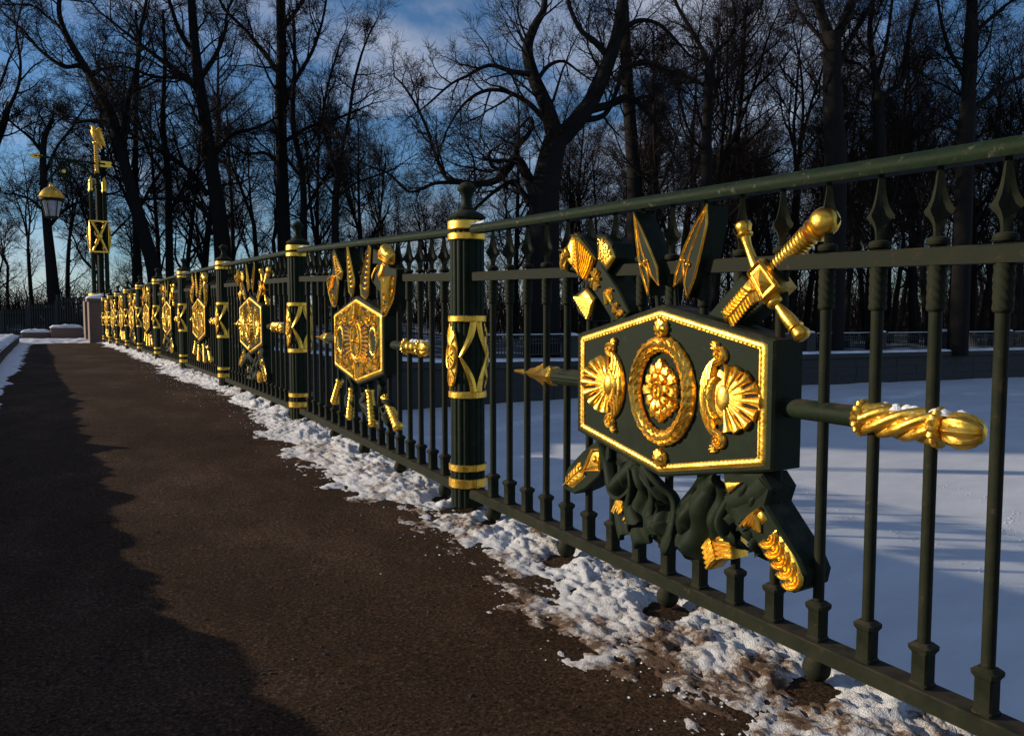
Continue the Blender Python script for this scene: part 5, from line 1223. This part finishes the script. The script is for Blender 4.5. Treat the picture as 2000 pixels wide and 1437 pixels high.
def hero_tree(name, label, depth, trunk, limbs, seed, ground, Lb=5.5, dens=1.0, boughs=10):
    """trunk / limbs: sighted (px, py, width px) polylines, given real depth and thickness"""
    rn = random.Random(seed); k = depth / FPX
    def conv(pl, drift):
        out = []; rr_ = []; dd = 0; dv = rn.uniform(-1, 1) * drift
        for i, (x, y, w_) in enumerate(pl):
            out.append(tuple(survey(x, y, depth + dd))); rr_.append(w_ * k / 2); dd += dv * rn.uniform(.5, 1.4)
        return out, rr_
    tp, tr = conv(trunk, .15); base = (tp[0][0] + rn.uniform(-.2, .2), tp[0][1], ground)
    root = empty(name, base); tag(root, label, 'tree')
    tp = [(base[0], base[1], ground - .3)] + tp; tr = [tr[0] * 1.25] + tr
    loc = lambda ps: [vsub(p, base) for p in ps]
    B = TG(); W = TG(); T = TG()
    tpl = smooth_path([tuple(list(p) + [r]) for p, r in zip(loc(tp), tr)], 4); tl = [p[:3] for p in tpl]
    B.tube(tl, [p[3] for p in tpl], 12)
    sprout(rn, W, T, tl, tr[1], tr[-1], 1, boughs, Lb, .38, dens)
    for lm in limbs:
        lp_, lr = conv(lm, .5); lpl = smooth_path([tuple(list(p) + [r]) for p, r in zip(loc(lp_), lr)], 4); ll = [p[:3] for p in lpl]
        W.tube(ll, [p[3] for p in lpl], 8)
        Ltot = sum(math.dist(ll[i], ll[i + 1]) for i in range(len(ll) - 1))
        sprout(rn, W, T, ll, lr[0], max(.012, lr[-1]), 1 if lr[0] > .09 else 2, max(4, Ltot * 1.3), min(Lb, max(2.0, Ltot * .5)), .12, dens)
        q, d_ = walk(rn, ll[-1], vnorm(vsub(ll[-1], ll[-3])), 2.2, 4, .15, .08); W.tube(q, [lr[-1] * (1 - .2 * j) for j in range(5)], 5); sprout(rn, W, T, q, lr[-1], .01, 2, 8, 1.8, .1, dens)
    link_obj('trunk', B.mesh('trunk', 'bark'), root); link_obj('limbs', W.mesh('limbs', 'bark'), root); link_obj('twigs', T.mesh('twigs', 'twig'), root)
    return root
GZ = -1.2
hero_tree('bare_tree', 'leaning bare tree with forked crown, right of the lamp standard, above the railing', 46,
  [(437, 525, 34), (428, 420, 29), (412, 320, 26), (400, 230, 23), (386, 140, 20), (378, 60, 17), (372, -40, 14)],
  [[(402, 250, 13), (385, 175, 12), (330, 130, 10), (285, 95, 7), (240, 60, 5), (190, 20, 4)], [(410, 305, 11), (430, 290, 10), (455, 262, 8), (500, 250, 6), (540, 230, 4)],
   [(405, 380, 12), (370, 335, 10), (320, 300, 8), (285, 280, 6), (262, 265, 5), (215, 245, 4), (150, 235, 3)], [(393, 150, 12), (420, 110, 9), (440, 60, 7), (445, 20, 5), (470, -30, 4)],
   [(400, 195, 10), (360, 155, 8), (300, 150, 6), (240, 130, 5), (180, 140, 4)], [(412, 430, 10), (380, 395, 8), (330, 388, 6), (280, 390, 5)], [(382, 110, 11), (350, 60, 9), (330, 0, 7), (310, -50, 5)]], 11, GZ, dens=.84)
hero_tree('bare_tree', 'curved bare tree bending left over the lamp arrow, behind the lamp', 43,
  [(303, 545, 28), (285, 470, 25), (265, 400, 22), (245, 330, 21), (235, 280, 20), (205, 200, 17), (165, 130, 14), (130, 70, 11), (115, 20, 9), (122, -30, 7)],
  [[(160, 125, 9), (125, 130, 8), (80, 100, 6), (45, 60, 5), (10, 30, 4)], [(240, 270, 12), (250, 200, 10), (268, 130, 9), (275, 60, 7), (290, -20, 5)], [(170, 140, 8), (200, 150, 7), (225, 180, 5), (245, 210, 4)],
   [(232, 255, 9), (190, 235, 7), (140, 240, 5), (110, 225, 4)], [(125, 60, 7), (95, 35, 5), (60, 10, 4), (20, 10, 3)]], 12, -.6, dens=.84)
hero_tree('bare_tree', 'straight black trunk of a tall tree left of the centre sky gap', 48,
  [(556, 500, 27), (553, 400, 24), (550, 300, 22), (548, 200, 21), (550, 100, 19), (548, 0, 17), (547, -60, 15)],
  [[(549, 210, 11), (575, 160, 9), (610, 100, 7), (630, 40, 5), (640, -20, 4)], [(548, 150, 11), (520, 110, 9), (480, 60, 7), (440, 20, 6), (420, -20, 4)], [(552, 280, 9), (600, 250, 7), (650, 235, 6), (700, 215, 4)],
   [(551, 330, 8), (520, 300, 6), (480, 300, 5), (450, 280, 4)], [(549, 60, 10), (580, 20, 8), (610, -30, 6)]], 13, GZ, dens=.88)
hero_tree('old_twisted_tree', 'old twisted tree with forked trunk and a low crooked limb, behind the nearest post', 38,
  [(1062, 420, 62), (1070, 340, 54), (1082, 285, 48), (1090, 262, 44)],
  [[(1085, 270, 36), (1068, 210, 30), (1042, 150, 26), (1030, 95, 22), (1045, 50, 18), (1063, 15, 14), (1060, -40, 10)],
   [(1090, 275, 38), (1130, 232, 34), (1162, 185, 30), (1185, 130, 27), (1205, 70, 24), (1215, 10, 22), (1222, -50, 18)],
   [(1045, 385, 24), (1030, 345, 22), (1008, 310, 20), (990, 330, 17), (970, 352, 15), (930, 360, 13), (900, 356, 12), (870, 345, 9), (850, 300, 8), (835, 255, 7), (815, 210, 6), (790, 170, 5), (770, 150, 4)],
   [(1006, 312, 12), (1012, 285, 11), (1030, 265, 10), (1040, 245, 8), (1035, 230, 6), (1015, 250, 4)], [(985, 335, 9), (962, 325, 8), (955, 305, 7), (962, 293, 5), (975, 298, 4)],
   [(900, 357, 8), (850, 358, 7), (800, 375, 5), (760, 340, 4), (720, 325, 3)], [(1035, 400, 14), (1020, 375, 12), (1000, 355, 10), (965, 375, 8), (930, 405, 6), (900, 430, 4)],
   [(1035, 145, 12), (1000, 140, 10), (955, 128, 8), (910, 150, 6), (880, 165, 5), (840, 200, 4)], [(1060, 230, 12), (1030, 200, 10), (985, 178, 8), (940, 180, 7), (900, 210, 5), (870, 260, 4)],
   [(1150, 215, 18), (1190, 205, 15), (1225, 190, 12), (1260, 215, 9), (1290, 260, 7)], [(1195, 120, 16), (1165, 85, 13), (1135, 60, 10), (1115, 20, 8), (1105, -20, 6)], [(1212, 60, 12), (1250, 40, 9), (1290, 50, 7), (1330, 90, 5)],
   [(1048, 160, 9), (1070, 130, 8), (1100, 120, 6), (1130, 140, 4)], [(1130, 235, 14), (1180, 225, 11), (1205, 175, 9), (1215, 140, 8), (1260, 125, 6), (1310, 140, 5)]], 14, GZ, Lb=4.2, dens=.80, boughs=4)
hero_tree('bare_tree', 'slim straight trunk just right of the old twisted tree', 50,
  [(1240, 400, 30), (1235, 300, 26), (1228, 200, 24), (1222, 100, 22), (1218, 0, 19), (1215, -60, 15)], [[(1225, 130, 10), (1260, 120, 8), (1300, 140, 6), (1330, 175, 4)], [(1230, 200, 9), (1270, 190, 7), (1300, 230, 5)]], 15, GZ, dens=.9)
hero_tree('bare_tree', 'stout forked trunk left of the slim tree with a crooked arm, upper right', 44,
  [(1632, 330, 42), (1628, 240, 38), (1625, 150, 34), (1626, 90, 34), (1625, 65, 34)], [[(1622, 75, 22), (1605, 30, 20), (1592, -20, 17), (1585, -60, 13)], [(1632, 75, 20), (1650, 35, 18), (1668, -5, 15), (1680, -50, 12)], [(1636, 130, 12), (1660, 80, 10), (1690, 30, 8), (1715, -20, 6)], [(1622, 90, 10), (1590, 60, 8), (1560, 20, 6), (1545, -30, 5)]], 16, GZ, dens=.9, boughs=6)
hero_tree('bare_tree', 'slim forked tree with a crooked right arm, in the upper right', 46,
  [(1718, 310, 24), (1716, 250, 22), (1715, 200, 21), (1714, 180, 20)], [[(1714, 190, 14), (1705, 120, 12), (1698, 60, 10), (1705, 10, 8), (1700, -40, 6)], [(1716, 205, 13), (1735, 180, 12), (1760, 162, 11), (1770, 110, 10), (1778, 50, 8), (1795, -10, 6)], [(1712, 160, 9), (1728, 100, 8), (1738, 40, 6), (1745, -20, 5)], [(1708, 160, 7), (1685, 130, 5), (1660, 120, 4)]], 17, GZ, dens=.9, boughs=5)
hero_tree('bare_tree', 'forked bare tree midway between the old twisted tree and the stout trunk', 47,
  [(1380, 370, 22), (1380, 280, 20), (1383, 190, 18), (1386, 125, 17)], [[(1385, 130, 11), (1368, 90, 9), (1345, 50, 8), (1322, 10, 7), (1310, -30, 5)], [(1388, 130, 10), (1400, 100, 9), (1425, 75, 7), (1437, 40, 6), (1430, 0, 5)], [(1382, 170, 8), (1340, 150, 7), (1295, 140, 6), (1260, 120, 4)]], 18, GZ, dens=.95, boughs=6)
hero_tree('bare_tree', 'dark trunk with forked top near the upper right corner', 45,
  [(1886, 300, 32), (1890, 220, 28), (1893, 130, 25), (1897, 50, 22), (1900, -30, 18)], [[(1893, 220, 12), (1930, 190, 10), (1960, 165, 8), (2000, 150, 6)], [(1892, 160, 9), (1860, 110, 8), (1840, 50, 6), (1830, -10, 5)], [(1897, 70, 9), (1930, 40, 8), (1965, 10, 6)]], 19, GZ, dens=.9)
hero_tree('bare_tree', 'slender forked tree standing between the second post and the sky gap', 44,
  [(655, 470, 15), (655, 400, 14), (660, 345, 13), (664, 300, 12)], [[(663, 310, 8), (680, 240, 7), (690, 170, 6), (705, 110, 5), (720, 70, 3)], [(660, 345, 8), (645, 300, 7), (630, 240, 6), (640, 170, 5), (660, 100, 4)], [(655, 390, 6), (690, 360, 5), (730, 345, 4), (770, 330, 3)], [(652, 380, 6), (620, 340, 5), (600, 300, 4)]], 20, GZ, Lb=3.5, dens=.9, boughs=6)
hero_tree('bare_tree', 'dark tree rising just behind the hanging lantern', 41,
  [(106, 600, 24), (100, 520, 20), (92, 440, 16), (86, 370, 13), (84, 310, 12), (88, 265, 10), (104, 232, 7)], [[(84, 300, 7), (60, 270, 6), (35, 250, 4)], [(98, 440, 8), (120, 415, 7), (160, 395, 5), (175, 430, 4)], [(88, 340, 6), (110, 290, 5), (140, 250, 4)], [(94, 420, 6), (60, 390, 5), (30, 380, 4)]], 21, -.4, Lb=3.5, dens=.9, boughs=8)
hero_tree('bare_tree', 'crooked bare tree leaning in from the left edge', 42, [(-60, 560, 20), (-40, 420, 17), (-20, 320, 14), (5, 250, 12), (18, 200, 10)], [[(15, 215, 8), (35, 170, 6), (40, 120, 5), (32, 60, 4), (45, 0, 3)], [(0, 255, 7), (-10, 200, 6), (10, 140, 5)]], 22, -.4, Lb=3.5, dens=.8, boughs=8)
for sd, px_, D, lb in ((23, 268, 50, 'thin straight tree close behind the lamp standard'), (24, 332, 47, 'straight tree between the curved tree and the leaning tree'), (25, 595, 46, 'slim tree right of the straight black trunk')):
    x2 = {268: 265, 332: 318, 595: 572}[px_]
    hero_tree('bare_tree', lb, D, [(px_, 540, 16), (px_ - 2, 440, 14), (px_ - 4, 340, 12), (x2, 240, 10), (x2 + 4, 120, 7), (x2, 20, 5)], [[(px_ - 2, 420, 7), (px_ + 30, 360, 6), (px_ + 60, 320, 4)], [(px_ - 4, 350, 7), (px_ - 40, 300, 6), (px_ - 60, 240, 4)]], sd, GZ, Lb=4, dens=.85, boughs=12)

# the rest of the wood: copies of six trees
VAR = []
for i, (H, ln_, fk) in enumerate([(25, (0, 0), False), (23, (.06, .02), True), (27, (-.05, .03), False), (21, (.02, -.05), True), (24, (-.08, 0), True), (18, (.05, .05), False)]):
    B, W, T = generic_tree(40 + i, H, ln_, fk, .95)
    VAR.append((B.mesh('trunk', 'bark'), W.mesh('limbs', 'bark'), T.mesh('twigs', 'twig')))
rn = random.Random(77)
def plant(v, x, y, z, sc_, rz, label, group):
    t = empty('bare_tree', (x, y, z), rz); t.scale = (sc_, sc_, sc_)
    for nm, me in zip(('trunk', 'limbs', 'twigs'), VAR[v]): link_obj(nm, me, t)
    tag(t, label, 'tree', group); return t
rows = [(50, 62, 1180, 2080, 22), (64, 82, 1100, 2100, 30), (84, 110, 700, 2120, 34), (55, 72, 150, 760, 8), (75, 110, -60, 800, 14), (60, 80, 700, 1150, 4)]
for d0, d1, p0, p1, cnt in rows:
    for i in range(cnt):
        px_ = p0 + (p1 - p0) * (i + rn.uniform(.1, .9)) / cnt; D = rn.uniform(d0, d1); q = survey(px_, 620, D)
        far = D > 74 or px_ > 1150
        if px_ > 1150: lb, g = 'bare dark tree in the dense wood filling the right of the picture', 'trees of the dense wood on the right'
        elif px_ > 700: lb, g = 'bare tree deep in the garden under the gap in the sky', 'trees under the sky gap'
        else: lb, g = 'bare tree deep in the garden behind the left half of the railing', 'trees behind the left half of the railing'
        plant(rn.randrange(6), q.x, q.y, GZ, rn.uniform(.8, 1.12) * (.82 if 700 < px_ < 1000 else 1), rn.uniform(0, 6.28), lb, g)
# underwood: thin upright stems that close the wood near the ground
T = TG()
for i in range(4200):
    px_ = rn.uniform(-120, 2150); D = rn.uniform(56, 115); q = survey(px_, 620, D); L = rn.uniform(1.5, 6.0) * (1.0 if px_ > 900 else .8)
    pts, _ = walk(rn, (q.x, q.y, GZ - .1), (rn.gauss(0, .12), rn.gauss(0, .12), 1), L, 3, .12, .05); T.tube(pts, [.03, .024, .018, .008], 3)
    for j in range(2):
        p, d = along(pts, rn.uniform(.3, 1)); q2, _ = walk(rn, p, side_dir(rn, d, .7), L * .4, 2, .15, .05); T.tube(q2, [.015, .012, .006], 3)
for i in range(3600):
    px_ = rn.uniform(620, 2200); D = rn.uniform(95, 150); q = survey(px_, 620, D); L = rn.uniform(3, 11)
    pts, _ = walk(rn, (q.x, q.y, GZ - .1), (rn.gauss(0, .1), rn.gauss(0, .1), 1), L, 3, .1, .05); T.tube(pts, [.06, .05, .035, .012], 3)
    for j in range(3):
        p, d = along(pts, rn.uniform(.2, 1)); q2, _ = walk(rn, p, side_dir(rn, d, .7), L * .35, 2, .15, .05); T.tube(q2, [.03, .022, .01], 3)
for i in range(1100):
    px_ = rn.uniform(-140, 420); D = rn.uniform(58, 110); q = survey(px_, 620, D); L = rn.uniform(1.2, 4.5)
    pts, _ = walk(rn, (q.x, q.y, GZ - .1), (rn.gauss(0, .15), rn.gauss(0, .15), 1), L + 1.0, 3, .12, .05); T.tube(pts, [.06, .05, .035, .012], 3)
    for j in range(5):
        p, d = along(pts, rn.uniform(.2, 1)); q2, _ = walk(rn, p, side_dir(rn, d, .8), L * .4, 2, .15, .05); T.tube(q2, [.028, .022, .01], 3)
o = link_obj('underwood', T.mesh('underwood', 'twig')); tag(o, 'tangle of bare underwood closing the foot of the wood', 'shrubs', kind='stuff')
